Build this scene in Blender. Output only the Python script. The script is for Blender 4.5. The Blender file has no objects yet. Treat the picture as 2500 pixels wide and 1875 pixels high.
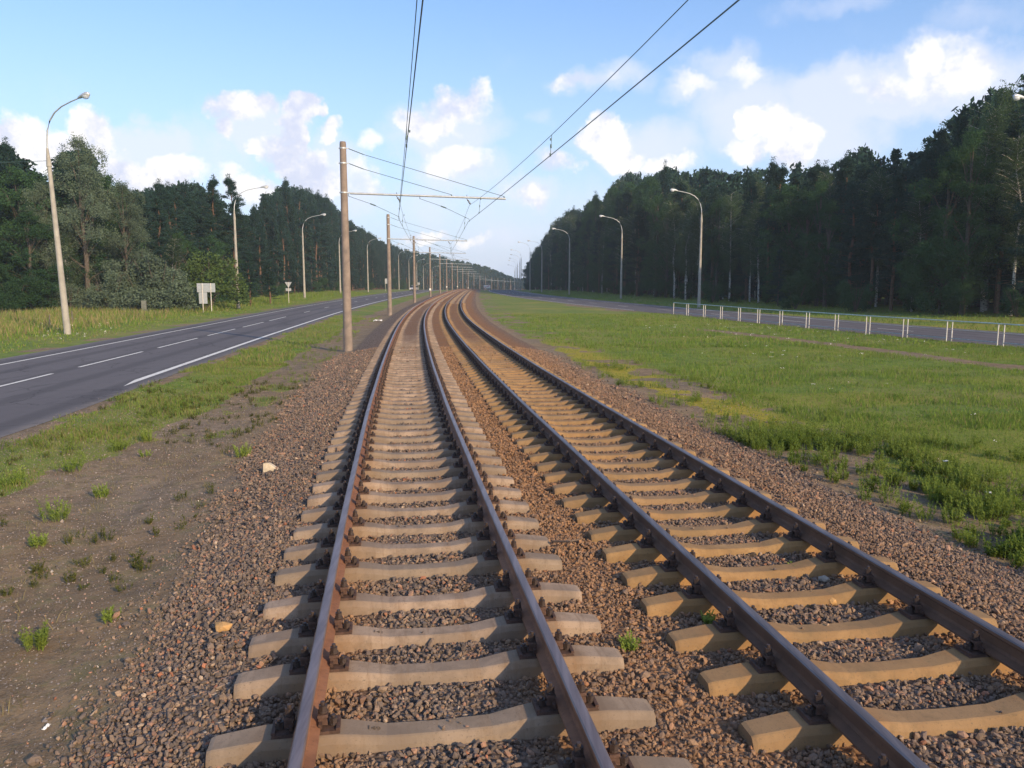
import bpy, math, random
import numpy as np
from mathutils import Vector, Matrix
R = math.radians
scene = bpy.context.scene
col = scene.collection
rng = np.random.default_rng(7)
random.seed(7)

# ------------------------------------------------------------------ camera, world, sun, exposure
CAMZ = 2.47
PITCH = math.atan((937.5 - 686.0) / 1950.0)
cam_data = bpy.data.cameras.new('camera')
cam_data.sensor_width = 36.0
cam_data.lens = 36.0 * 1950.0 / 2500.0
cam_data.clip_start = 0.05
cam_data.clip_end = 6000
cam = bpy.data.objects.new('camera', cam_data)
cam.location = (0, 0, CAMZ)
cam.rotation_euler = (math.pi / 2 - PITCH, 0, 0)
col.objects.link(cam)
scene.camera = cam

SUN_EL, SUN_AZ = R(24), R(140)          # azimuth clockwise from +Y
SKY_STRENGTH = 0.11
scene.view_settings.view_transform = 'Standard'
scene.view_settings.look = 'None'
scene.view_settings.exposure = 0.18
scene.view_settings.gamma = 1.0
scene.render.engine = 'CYCLES'
scene.cycles.max_bounces = 6
scene.cycles.diffuse_bounces = 3
scene.cycles.glossy_bounces = 2
scene.cycles.transmission_bounces = 3
scene.cycles.volume_bounces = 0
scene.cycles.caustics_reflective = False
scene.cycles.caustics_refractive = False
scene.cycles.use_denoising = True

sun_data = bpy.data.lights.new('sun', 'SUN')
sun_data.energy = 5.0
sun_data.angle = R(0.6)
sun_data.color = (1.0, 0.74, 0.44)
sun = bpy.data.objects.new('sun', sun_data)
to_sun = Vector((math.sin(SUN_AZ) * math.cos(SUN_EL), math.cos(SUN_AZ) * math.cos(SUN_EL), math.sin(SUN_EL)))
sun.rotation_euler = to_sun.to_track_quat('Z', 'Y').to_euler()
sun.location = (40, -40, 60)
col.objects.link(sun)


class NT:
    """small node-graph helper"""
    def __init__(self, tree):
        self.t = tree
    def n(self, typ, **kw):
        nd = self.t.nodes.new(typ)
        for k, v in kw.items():
            setattr(nd, k, v)
        return nd
    def l(self, a, b):
        self.t.links.new(a, b)
    def put(self, sock, v):
        if isinstance(v, bpy.types.NodeSocket):
            self.l(v, sock)
        elif isinstance(v, (tuple, list)):
            sock.default_value = tuple(v) if len(v) == len(sock.default_value) else tuple(v) + (1.0,)
        else:
            sock.default_value = v
    def m(self, op, a, b=0.0, c=None, clamp=False):
        nd = self.n('ShaderNodeMath', operation=op, use_clamp=clamp)
        self.put(nd.inputs[0], a); self.put(nd.inputs[1], b)
        if c is not None: self.put(nd.inputs[2], c)
        return nd.outputs[0]
    def mix(self, f, a, b, mode='MIX'):
        nd = self.n('ShaderNodeMix', data_type='RGBA', blend_type=mode)
        self.put(nd.inputs[0], f); self.put(nd.inputs[6], a); self.put(nd.inputs[7], b)
        return nd.outputs[2]
    def ss(self, v, a, b, lo=0.0, hi=1.0):
        nd = self.n('ShaderNodeMapRange', interpolation_type='SMOOTHSTEP')
        self.put(nd.inputs[0], v)
        for i, x in enumerate((a, b, lo, hi)): nd.inputs[i + 1].default_value = x
        return nd.outputs[0]
    def noise(self, scale, detail=3.0, rough=0.55, vec=None, out=0):
        nd = self.n('ShaderNodeTexNoise')
        nd.inputs['Scale'].default_value = scale
        nd.inputs['Detail'].default_value = detail
        nd.inputs['Roughness'].default_value = rough
        if vec is not None: self.l(vec, nd.inputs['Vector'])
        return nd.outputs[out]
    def pos(self):
        return self.n('ShaderNodeNewGeometry').outputs['Position']
    def objco(self):
        return self.n('ShaderNodeTexCoord').outputs['Object']
    def attr(self, name, out='Fac'):
        return self.n('ShaderNodeAttribute', attribute_name=name).outputs[out]
    def ramp(self, v, stops):
        nd = self.n('ShaderNodeValToRGB')
        e = nd.color_ramp.elements
        while len(e) < len(stops): e.new(0.5)
        for k, (p, c) in enumerate(stops):
            e[k].position = p; e[k].color = tuple(c) + (1.0,)
        self.put(nd.inputs[0], v)
        return nd.outputs[0]
    def vscale(self, vec, s):
        nd = self.n('ShaderNodeVectorMath', operation='MULTIPLY')
        self.l(vec, nd.inputs[0]); nd.inputs[1].default_value = s
        return nd.outputs[0]
    def bump(self, h, strength=0.3, dist=0.02):
        nd = self.n('ShaderNodeBump')
        nd.inputs['Strength'].default_value = strength
        nd.inputs['Distance'].default_value = dist
        self.l(h, nd.inputs['Height'])
        return nd.outputs[0]


# ---- world: Nishita sky with cumulus clouds placed by direction
world = bpy.data.worlds.new('World')
scene.world = world
world.use_nodes = True
W = NT(world.node_tree)
for nd in list(world.node_tree.nodes): world.node_tree.nodes.remove(nd)
sky = W.n('ShaderNodeTexSky', sky_type='NISHITA')
sky.sun_disc = False
sky.sun_elevation = SUN_EL
sky.sun_rotation = SUN_AZ
sky.altitude = 150
sky.air_density = 1.25
sky.dust_density = 1.2
sky.ozone_density = 2.0
gen = W.n('ShaderNodeTexCoord').outputs['Generated']
sep = W.n('ShaderNodeSeparateXYZ'); W.l(gen, sep.inputs[0])
az = W.m('ARCTAN2', sep.outputs[0], sep.outputs[1])
el = W.m('ARCSINE', sep.outputs[2])
n1 = W.n('ShaderNodeTexNoise'); W.l(gen, n1.inputs['Vector']); n1.inputs['Scale'].default_value = 9.0; n1.inputs['Detail'].default_value = 5.0; n1.inputs['Roughness'].default_value = 0.6
sp1 = W.n('ShaderNodeSeparateColor'); W.l(n1.outputs['Color'], sp1.inputs[0])
azw = W.m('ADD', az, W.m('MULTIPLY', W.m('SUBTRACT', sp1.outputs[0], 0.5), 0.13))
elw = W.m('ADD', el, W.m('MULTIPLY', W.m('SUBTRACT', sp1.outputs[1], 0.5), 0.11))

def px_dir(px, py):
    """direction of a point given in the photograph's 2212 px wide reading -> azimuth, elevation"""
    x = (px * 1.1302 - 1250) / 1950.0; y = (937.5 - py * 1.1302) / 1950.0
    v = Vector((x, math.cos(PITCH) + y * math.sin(PITCH), -math.sin(PITCH) + y * math.cos(PITCH))).normalized()
    return math.atan2(v.x, v.y), math.asin(v.z)
def blobs(lst):
    acc = None
    for (px, py, rx, ry, w) in lst:
        a, e = px_dir(px, py)
        ra, re = rx * 1.1302 / 1950.0 * math.cos(a), ry * 1.1302 / 1950.0
        dx = W.m('MULTIPLY', W.m('SUBTRACT', azw, a), 1 / ra)
        dy = W.m('MULTIPLY', W.m('SUBTRACT', elw, e), 1 / re)
        r2 = W.m('MULTIPLY_ADD', dx, dx, W.m('MULTIPLY', dy, dy))
        v = W.m('MULTIPLY', W.m('SUBTRACT', 1.0, r2, clamp=True), w)
        acc = v if acc is None else W.m('MAXIMUM', acc, v)
    return acc
BRIGHT = [(205, 262, 62, 62, 1), (40, 300, 110, 60, .9), (130, 320, 140, 60, .85), (330, 388, 110, 55, 1.0), (240, 360, 90, 40, .8),
          (525, 240, 62, 42, .8), (628, 240, 48, 46, 1), (668, 255, 30, 26, .9), (612, 310, 34, 60, 1), (505, 296, 30, 40, .7), (640, 370, 80, 46, .95), (712, 300, 42, 36, .85), (600, 350, 50, 40, .8),
          (1000, 228, 70, 44, .7), (948, 272, 72, 40, .85), (995, 358, 90, 46, .62), (1340, 298, 58, 62, .95), (1365, 330, 60, 40, .8), (1222, 360, 66, 36, .6),
          (1625, 250, 50, 40, 1), (1690, 275, 60, 52, 1), (1730, 305, 66, 62, 1), (1610, 320, 60, 40, .6), (1985, 110, 60, 36, .6), (2080, 130, 100, 60, .6), (905, 497, 58, 24, .6),
          (540, 430, 60, 34, .5), (-200, 250, 200, 120, .9), (2500, 200, 220, 120, .8), (1905, 175, 90, 34, .42), (2010, 165, 110, 50, .5), (1500, 175, 60, 24, .38), (1265, 165, 70, 22, .38), (1650, 150, 80, 26, .36), (1150, 432, 60, 26, .5), (1015, 505, 60, 16, .42), (800, 400, 60, 34, .45), (830, 330, 50, 30, .4), (700, 400, 80, 34, .6), (1440, 345, 60, 24, .5), (480, 400, 50, 26, .4), (1180, 545, 60, 18, .36)]
FAINT = [(300, 310, 160, 60, .9), (480, 330, 140, 110, .5), (560, 300, 110, 90, .8), (700, 380, 130, 90, .7), (980, 290, 150, 90, .7), (1000, 380, 140, 70, .7), (1290, 165, 130, 40, .6),
         (1500, 185, 100, 36, .6), (1590, 135, 110, 46, .55), (1400, 310, 150, 80, .65), (1640, 240, 190, 110, .75), (1870, 200, 240, 80, .95), (2050, 150, 200, 90, 1.0), (1790, 290, 150, 100, .8),
         (1150, 430, 110, 50, .65), (1030, 510, 160, 40, .5), (1180, 250, 60, 30, .4), (900, 440, 130, 60, .5), (780, 420, 120, 60, .6), (1780, 10, 160, 40, .35), (2150, 20, 160, 50, .3), (560, 440, 130, 50, .6),
         (1100, 560, 1600, 90, .42), (1250, 480, 900, 110, .38)]
fine = W.noise(26.0, 6.0, 0.62, gen)
mid = W.noise(11.0, 5.0, 0.6, gen)
bd = blobs(BRIGHT)
# other clouds all round the sky, outside the frame
roundc = W.ss(W.m('ADD', W.noise(3.2, 6.0, 0.55, W.vscale(gen, (1, 1, 2.2))), 0.0), 0.54, 0.64)
away = W.ss(W.m('ABSOLUTE', az), 0.75, 1.0)
up = W.ss(el, 0.03, 0.2)
roundm = W.m('MULTIPLY', W.m('MULTIPLY', roundc, away), up)
bright_a = W.ss(W.m('ADD', bd, W.m('MULTIPLY', W.m('SUBTRACT', fine, 0.5), 0.85)), 0.06, 0.62)
bright_a = W.m('MULTIPLY', bright_a, W.ss(bd, 0.0, 0.2))
fd = blobs(FAINT)
faint_a = W.ss(W.m('ADD', fd, W.m('MULTIPLY', W.m('SUBTRACT', mid, 0.5), 0.9)), 0.05, 0.75)
shade = W.ss(W.m('ADD', mid, W.m('MULTIPLY', W.m('SUBTRACT', fine, 0.5), 0.6)), 0.36, 0.60)
K = 1.0 / SKY_STRENGTH
def kc(r, g, b): return (r * K, g * K, b * K)
hz = W.ss(el, -0.02, 0.36, 1.0, 0.0)
skyb = W.mix(1.0, W.mix(1.0, sky.outputs[0], (1.02, 1.17, 1.53), 'MULTIPLY'), kc(.05, .085, .13), 'ADD')
skyc = W.mix(W.m('MULTIPLY', hz, 0.66), skyb, kc(0.62, 0.74, 0.98))
c1 = W.mix(W.m('MULTIPLY', faint_a, 0.74), skyc, kc(0.80, 0.83, 0.97))
c2 = W.mix(bright_a, c1, W.mix(shade, kc(0.66, 0.71, 0.88), kc(1.03, 1.00, .99)))
c3 = W.mix(W.m('MULTIPLY', roundm, 0.9), c2, kc(0.9, 0.9, 0.95))
bg = W.n('ShaderNodeBackground'); bg.inputs['Strength'].default_value = SKY_STRENGTH
W.l(c3, bg.inputs['Color'])
wo = W.n('ShaderNodeOutputWorld'); W.l(bg.outputs[0], wo.inputs['Surface'])
world.cycles.sampling_method = 'MANUAL'
world.cycles.sample_map_resolution = 512

# ------------------------------------------------------------------ geometry of the place
KY = [-80, 0, 12, 20, 35, 60, 80, 110, 150, 200, 250, 300, 350, 392, 432, 472, 512, 600, 700, 1000, 2600]
KZ = [0, 0, -.02, -.10, -.2, -.28, -.22, -.1, 0, 0, -.15, -.4, -.9, -1.8, -2.7, -3.4, -3.7, -4.2, -5, -8, -20]
_yy = np.arange(-80, 2600, 1.0)
_zz = np.interp(_yy, KY, KZ)
def smooth(a, n):
    k = np.ones(n) / n
    return np.convolve(np.pad(a, n // 2, mode='edge'), k, mode='valid')[:len(a)]
_zs = smooth(smooth(_zz, 11), 11)
def zr(y): return np.interp(y, _yy, _zs)      # level of the rail heads

CLY = [-8.0, -4.0, 0.0, 4.0, 8.0, 12.0, 16.0, 20.0, 24.0, 28.0, 32.0, 36.0, 40.0, 50.0, 60.0, 70.0, 80.0, 90.0, 100.0, 120.0, 140.0, 160.0, 180.0, 200.0, 220.0, 240.0, 260.0, 280.0, 300.0, 340.0, 380.0, 420.0, 460.0, 500.0, 540.0, 580.0, 620.0, 660.0, 700.0]
CLX = [1.57, 0.91, 0.28, -0.34, -0.95, -1.53, -2.1, -2.63, -3.16, -3.67, -4.17, -4.66, -5.14, -6.29, -7.34, -8.26, -9.07, -9.76, -10.35, -11.37, -12.25, -13.08, -13.91, -14.73, -15.54, -16.3, -16.98, -17.57, -18.03, -18.53, -18.4, -17.61, -16.15, -14.01, -11.18, -7.67, -3.46, 1.42, 7.0]
def spline(xk, yk, x):
    """Catmull-Rom style cubic through the knots with linear extension"""
    xk = np.array(xk, float); yk = np.array(yk, float)
    m = np.gradient(yk, xk)
    x = np.asarray(x, float)
    i = np.clip(np.searchsorted(xk, x) - 1, 0, len(xk) - 2)
    h = xk[i + 1] - xk[i]; t = (x - xk[i]) / h
    t = np.clip(t, 0, 1)
    v = (2*t**3 - 3*t**2 + 1) * yk[i] + (t**3 - 2*t**2 + t) * h * m[i] + (-2*t**3 + 3*t**2) * yk[i+1] + (t**3 - t**2) * h * m[i+1]
    v = np.where(x < xk[0], yk[0] + (x - xk[0]) * m[0], v)
    v = np.where(x > xk[-1], yk[-1] + (x - xk[-1]) * m[-1], v)
    return v
TY = np.arange(-80, 1000, 0.25)
TX = smooth(spline(CLY, CLX, TY), 13)
TS = np.concatenate([[0], np.cumsum(np.hypot(np.diff(TX), np.diff(TY)))]); TS -= np.interp(0, TY, TS)
TT = np.gradient(TX, TY)
def trk(s, u):
    """track coordinates (arc length along the left track's centre line, offset to the right) -> x, y"""
    y = np.interp(s, TS, TY); x = np.interp(s, TS, TX); t = np.interp(s, TS, TT)
    c = 1 / np.hypot(1, t)
    return x + u * c, y - u * t * c
def heading(s):
    y = np.interp(s, TS, TY)
    return np.arctan(np.interp(y, TY, TT))     # angle right of +Y
def lat(x, y):
    t = np.interp(y, TY, TT); c = 1 / np.hypot(1, t)
    u = (x - np.interp(y, TY, TX)) * c
    y2 = y + u * t * c
    t2 = np.interp(y2, TY, TT); c2 = 1 / np.hypot(1, t2)
    return np.where(np.abs(u) < 40, (x - np.interp(y2, TY, TX)) * c2 + (y2 - y) * 0 + (y - y2) * (-t2) * c2, u)
RRY = [-60, 0, 20, 30, 38, 43.5, 50.7, 60.7, 74, 82, 91, 105, 125, 150, 185, 220, 260, 300, 350, 420, 490, 560, 700]
RRX = [44.5, 32.3, 28.2, 26.2, 24.5, 23.1, 21.5, 19.2, 16.2, 14.0, 11.6, 8.4, 4.5, .6, -3, -5.5, -7.5, -8, -7, -3, 4, 14, 40]
RX = smooth(spline(RRY, RRX, TY), 25)
RT = np.gradient(RX, TY)
RS = np.concatenate([[0], np.cumsum(np.hypot(np.diff(RX), np.diff(TY)))]); RS -= np.interp(0, TY, RS)
def rrd(s, u):
    y = np.interp(s, RS, TY); x = np.interp(s, RS, RX); t = np.interp(s, RS, RT); c = 1 / np.hypot(1, t)
    return x + u * c, y - u * t * c
def rlat(x, y):
    t = np.interp(y, TY, RT); c = 1 / np.hypot(1, t)
    return (x - np.interp(y, TY, RX)) * c

_lat = np.random.default_rng(3).random((256, 256))
def vn(x, y, seed=0):
    x = np.asarray(x, float) + seed * 17.31; y = np.asarray(y, float) + seed * 9.77
    i = np.floor(x).astype(int); j = np.floor(y).astype(int); fx = x - i; fy = y - j
    fx = fx*fx*(3-2*fx); fy = fy*fy*(3-2*fy)
    g = lambda a, b: _lat[a % 256, b % 256]
    return (g(i, j)*(1-fx) + g(i+1, j)*fx)*(1-fy) + (g(i, j+1)*(1-fx) + g(i+1, j+1)*fx)*fy
def fbm(x, y, seed=0, o=3):
    a, s, v = 1.0, 0.0, 0.0
    for k in range(o):
        v = v + a * vn(x * 2**k, y * 2**k, seed + k); s += a; a *= 0.5
    return v / s
def sst(v, a, b):
    t = np.clip((v - a) / (b - a), 0, 1); return t*t*(3-2*t)

OFFU = [-400, -60, -30, -22, -16.8, -16.3, -15.8, -8.5, -7.9, -7.4, -5.2, -3.9, -2.9, -1.65, 4.85, 6.2, 7.2, 400]
OFFZ = [-.3, -.3, -.25, -.36, -.45, -.456, -.49, -.49, -.457, -.462, -.60, -.60, -.56, -.318, -.318, -.50, -.50, -.5]
def gz(x, y):
    u = lat(x, y); r = rlat(x, y)
    off = np.interp(u, OFFU, OFFZ)
    off = off + .073 * sst(u, -1.7, -1.4) * sst(u, 4.9, 4.6) * sst(y, 24, 46)
    off = np.where((r > -3) & (r < -.35), np.maximum(off, np.interp(r, [-3, -.6], [-.5, -.457])), off)
    off = np.where((r > -.35) & (r < 8.8), np.minimum(off, -.49), off)
    off = np.where((r >= 8.8) & (r < 10), -.457, off)
    off = off + np.where(r > 11, np.clip((r - 11) * 0.03, 0, .45), 0)
    road = np.where((u < -7.3) & (u > -17), 0.0, 1.0) * np.where((r > -.8) & (r < 9.3), 0.0, 1.0) * np.where((u > -2.5) & (u < 5.8), 0.15, 1.0)
    nz = (fbm(x / 2.2, y / 2.2, 5, 3) - .5) * .09 * road
    return zr(y) + off + nz
def grass_density(x, y):
    u = lat(x, y); r = rlat(x, y)
    a = fbm(x / 2.6, y / 2.6, 11, 3); b = fbm(x / .8, y / .8, 21, 3)
    n = a * .6 + b * .4
    gl = sst(u, -3.3 - 1.5 * sst(y, 26, 8), -6.2 - .8 * sst(y, 14, 5)) * (0.55 + .45 * sst(y, 8, 15))
    left = np.where(u < -3.0, sst(n + (gl - .5) * .95, .42, .60) * np.where(gl > 0.02, 1, 0), 0)
    left = np.maximum(left, np.where((u < -3.4), sst(b * .6 + a * .4, .56, .66) * .55, 0))
    left = left * (1 - .9 * ((u > -8.0) & (u < -7.2)) * (n < .55))
    far_l = np.where(u < -16.9, np.clip(.55 + 1.0 * sst(u, -16.9, -17.8), 0, 1), 0)
    gr = sst(u, 5.5, 7.9 + 1.6 * sst(y, 26, 9))
    right = np.where(u > 5.75, sst(n + (gr - .5) * .9, .42, .54), 0)
    right = right * (1 - .8 * sst(fbm(x / 1.3, y / 1.0, 91), .54, .60) * sst(u, 10.5, 8.0))
    path = np.exp(-((r + 7.7 + .25 * np.sin(y / 4.)) / .80) ** 2) * sst(y, 58, 49) * (y > 12) * 1.1
    path2 = sst(y, 78, 86) * sst(y, 112, 100) * sst(r, -3.4, -1.6) * (r < 0)
    right = right * np.clip(1 - 1.1 * path, 0, 1) * (1 - .85 * path2 * (n < .58))
    right = np.where(r > 8.6, sst(r, 8.7, 9.6), right)
    g = np.where(u < -16.6, far_l, np.where(u < -3.0, left, np.where(u > 5.75, right, 0)))
    return np.clip(g, 0, 1)

# ------------------------------------------------------------------ object helpers
def tag(o, label=None, category=None, group=None, kind=None):
    if label: o['label'] = label
    if category: o['category'] = category
    if group: o['group'] = group
    if kind: o['kind'] = kind
    return o
def mesh_np(name, V, F, mats, mi=None, smooth_=False, attrs=None, uniform=None):
    """V (n,3); F (m,k) index array of k-gons, or a list of arrays of different k"""
    me = bpy.data.meshes.new(name)
    V = np.asarray(V, np.float32)
    Fs = F if isinstance(F, list) else [F]
    Fs = [np.asarray(f, np.int32) for f in Fs if len(f)]
    nl = sum(f.size for f in Fs); nf = sum(len(f) for f in Fs)
    me.vertices.add(len(V)); me.vertices.foreach_set('co', V.ravel())
    me.loops.add(nl); me.loops.foreach_set('vertex_index', np.concatenate([f.ravel() for f in Fs]))
    tot = np.concatenate([np.full(len(f), f.shape[1], np.int32) for f in Fs])
    st = np.concatenate([[0], np.cumsum(tot)[:-1]]).astype(np.int32)
    me.polygons.add(nf); me.polygons.foreach_set('loop_start', st)
    if not isinstance(mats, (list, tuple)): mats = [mats]
    for m in mats: me.materials.append(m)
    if mi is not None: me.polygons.foreach_set('material_index', np.asarray(mi, np.int32))
    me.polygons.foreach_set('use_smooth', np.full(nf, bool(smooth_)))
    for k, v in (attrs or {}).items():
        v = np.asarray(v, np.float32)
        if v.ndim == 1:
            a = me.attributes.new(k, 'FLOAT', 'POINT'); a.data.foreach_set('value', v)
        else:
            a = me.attributes.new(k, 'FLOAT_COLOR', 'POINT')
            a.data.foreach_set('color', np.concatenate([v, np.ones((len(v), 1), np.float32)], 1).ravel())
    me.update(calc_edges=True)
    return me
def link(name, me, parent=None, loc=None):
    o = bpy.data.objects.new(name, me); col.objects.link(o)
    if parent is not None: o.parent = parent
    if loc is not None: o.location = loc
    return o
def empty(name, loc=(0, 0, 0), rz=0):
    o = bpy.data.objects.new(name, None); o.empty_display_size = .3
    o.location = loc; o.rotation_euler = (0, 0, rz); col.objects.link(o)
    return o

class MB:
    """collects simple shapes into one mesh"""
    def __init__(self): self.v = []; self.f = []; self.n = 0; self.mi = []; self.cur = 0
    def add(self, V, F):
        self.v += [tuple(map(float, p)) for p in V]
        for f in F:
            self.f.append([int(i) + self.n for i in f]); self.mi.append(self.cur)
        self.n += len(V)
    def box(self, c, s, rz=0, taper=1.0):
        x, y, z = s[0]/2, s[1]/2, s[2]/2; V = []
        for dz, k in ((-z, 1), (z, taper)):
            for dx, dy in ((-x, -y), (x, -y), (x, y), (-x, y)):
                px, py = dx*k, dy*k
                V.append((c[0] + px*math.cos(rz) - py*math.sin(rz), c[1] + px*math.sin(rz) + py*math.cos(rz), c[2] + dz))
        self.add(V, [(3, 2, 1, 0), (4, 5, 6, 7), (0, 1, 5, 4), (1, 2, 6, 5), (2, 3, 7, 6), (3, 0, 4, 7)])
    def tube(self, pts, rad, n=8, caps=True):
        pts = [Vector(p) for p in pts]
        if not isinstance(rad, (list, tuple)): rad = [rad] * len(pts)
        V = []; F = []
        for i, p in enumerate(pts):
            d = (pts[min(i+1, len(pts)-1)] - pts[max(i-1, 0)]).normalized()
            a = Vector((0, 0, 1)) if abs(d.z) < .9 else Vector((1, 0, 0))
            e1 = d.cross(a).normalized(); e2 = d.cross(e1)
            for k in range(n):
                t = 2*math.pi*k/n
                V.append(p + (e1*math.cos(t) + e2*math.sin(t)) * rad[i])
        for i in range(len(pts)-1):
            for k in range(n):
                F.append((i*n+k, i*n+(k+1) % n, (i+1)*n+(k+1) % n, (i+1)*n+k))
        if caps:
            F.append(tuple(range(n-1, -1, -1))); F.append(tuple(range((len(pts)-1)*n, len(pts)*n)))
        self.add(V, F)
    def poly(self, pts, thick):
        """flat polygon (list of 3D points) extruded by vector thick"""
        n = len(pts); T = Vector(thick)
        V = [Vector(p) for p in pts] + [Vector(p) + T for p in pts]
        F = [tuple(range(n-1, -1, -1)), tuple(range(n, 2*n))] + [(i, (i+1) % n, n+(i+1) % n, n+i) for i in range(n)]
        self.add(V, F)
    def mesh(self, name, mats, smooth_=False):
        me = bpy.data.meshes.new(name); me.from_pydata(self.v, [], self.f)
        if not isinstance(mats, (list, tuple)): mats = [mats]
        for m in mats: me.materials.append(m)
        me.polygons.foreach_set('material_index', np.array(self.mi, np.int32))
        if smooth_:
            me.polygons.foreach_set('use_smooth', np.full(len(me.polygons), True))
            try: me.set_sharp_from_angle(angle=R(40))
            except Exception: pass
        me.update()
        return me
    def build(self, name, mats, parent=None, loc=None, smooth_=False):
        return link(name, self.mesh(name, mats, smooth_), parent, loc)

def copy_tree(o, parent=None):
    c = o.copy(); col.objects.link(c)
    if parent is not None: c.parent = parent
    for ch in o.children: copy_tree(ch, c)
    return c

# ------------------------------------------------------------------ materials
def material(name):
    m = bpy.data.materials.new(name); m.use_nodes = True
    N = NT(m.node_tree)
    bsdf = m.node_tree.nodes['Principled BSDF']
    return m, N, bsdf
def simple(name, color, rough=.7, metal=0.0, var=.15, scale=6.0, bump=0.0, bscale=40.0, coords='obj'):
    m, N, b = material(name)
    co = N.objco() if coords == 'obj' else N.pos()
    n = N.noise(scale, 5, .6, co)
    dark = tuple(c * (1 - var) for c in color); light = tuple(min(1, c * (1 + var)) for c in color)
    N.l(N.mix(N.ss(n, .3, .7), dark, light), b.inputs['Base Color'])
    b.inputs['Roughness'].default_value = rough
    b.inputs['Metallic'].default_value = metal
    if bump: N.l(N.bump(N.noise(bscale, 4, .6, co), bump, .01), b.inputs['Normal'])
    return m

# ground
m_ground, N, b = material('ground_soil_grass')
P = N.pos(); u_ = N.attr('lateral'); g_ = N.attr('grass'); yb = N.attr('yband')
fineN = N.noise(9.0, 6, .65, P); midN = N.noise(1.3, 5, .6, P); bigN = N.noise(.22, 4, .55, P); tiny = N.noise(60.0, 4, .7, P)
dirt = N.mix(N.ss(midN, .35, .65), (.155, .100, .050), (.285, .190, .098))
dirt = N.mix(N.ss(bigN, .45, .62, 0, .5), dirt, (.19, .160, .130))
dirt = N.mix(N.ss(N.noise(4.2, 6, .7, P), .47, .57, 0, .7), dirt, (.090, .062, .034))
dirt = N.mix(N.ss(N.noise(2.6, 6, .75, P), .51, .62, 0, .6), dirt, (.130, .125, .042))
dirt = N.mix(N.ss(tiny, .3, .7, 0, .55), dirt, (.26, .215, .165))
peb = N.n('ShaderNodeTexVoronoi'); peb.inputs['Scale'].default_value = 26.0; N.l(P, peb.inputs['Vector'])
pebm = N.m('MULTIPLY', N.ss(peb.outputs['Distance'], .14, .22, 1, 0), N.ss(N.n('ShaderNodeSeparateColor').outputs[0], .0, .1, 0, 1))
sc = N.n('ShaderNodeSeparateColor'); N.l(peb.outputs['Color'], sc.inputs[0])
pebm = N.m('MULTIPLY', N.ss(peb.outputs['Distance'], .14, .24, 1, 0), N.m('GREATER_THAN', sc.outputs[0], .86))
dirt = N.mix(pebm, dirt, (.5, .44, .38))
green = N.mix(N.ss(midN, .3, .7), (.098, .158, .028), (.178, .222, .045))
green = N.mix(N.ss(N.noise(3.5, 5, .7, P), .40, .72, 0, .9), green, (.062, .130, .024))
green = N.mix(N.ss(bigN, .42, .66, 0, .75), green, (.215, .195, .062))
green = N.mix(N.ss(N.noise(14, 5, .75, P), .42, .75, 0, .5), green, (.16, .19, .055))
green = N.mix(yb, green, N.mix(N.ss(fineN, .35, .65), (.21, .19, .02), (.34, .28, .04)))
gm = N.ss(N.m('ADD', g_, N.m('MULTIPLY', N.m('SUBTRACT', fineN, .5), .9)), .38, .62)
colr = N.mix(gm, dirt, green)
# ballast seen from afar: cells of crushed stone
vor = N.n('ShaderNodeTexVoronoi'); vor.inputs['Scale'].default_value = 24.0; N.l(P, vor.inputs['Vector'])
s2 = N.n('ShaderNodeSeparateColor'); N.l(vor.outputs['Color'], s2.inputs[0])
stonec = N.ramp(s2.outputs[0], [(0, (.10, .085, .075)), (.25, (.20, .16, .135)), (.5, (.29, .20, .15)), (.75, (.18, .15, .135)), (.93, (.33, .26, .20)), (1, (.45, .39, .32))])
stonec = N.mix(N.ss(vor.outputs['Distance'], .3, .62, 0, .75), stonec, (.05, .04, .035))
rust = N.attr('rust')
stonec = N.mix(N.m('MULTIPLY', rust, N.ss(midN, .2, .7, .55, 1)), stonec, N.mix(s2.outputs[1], (.17, .082, .035), (.33, .165, .07)))
bal = N.attr('ballast')
bm = N.ss(N.m('ADD', bal, N.m('MULTIPLY', N.m('SUBTRACT', fineN, .5), .7)), .4, .6)
colr = N.mix(bm, colr, stonec)
N.l(colr, b.inputs['Base Color']); b.inputs['Roughness'].default_value = .95
b.inputs['Specular IOR Level'].default_value = .15
hgt = N.m('ADD', N.m('MULTIPLY', N.m('SUBTRACT', 1.0, vor.outputs['Distance']), bm), N.m('ADD', N.m('MULTIPLY', fineN, .7), N.m('MULTIPLY', tiny, .3)))
N.l(N.bump(hgt, .8, .05), b.inputs['Normal'])

# stones: per stone colour in an attribute
m_stone, N, b = material('crushed_granite')
t = N.attr('tint', 'Color')
n = N.noise(90, 4, .6, N.pos())
N.l(N.mix(N.ss(n, .3, .7, 0, .45), t, (.10, .085, .075)), b.inputs['Base Color'])
b.inputs['Roughness'].default_value = .85; b.inputs['Specular IOR Level'].default_value = .3

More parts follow.
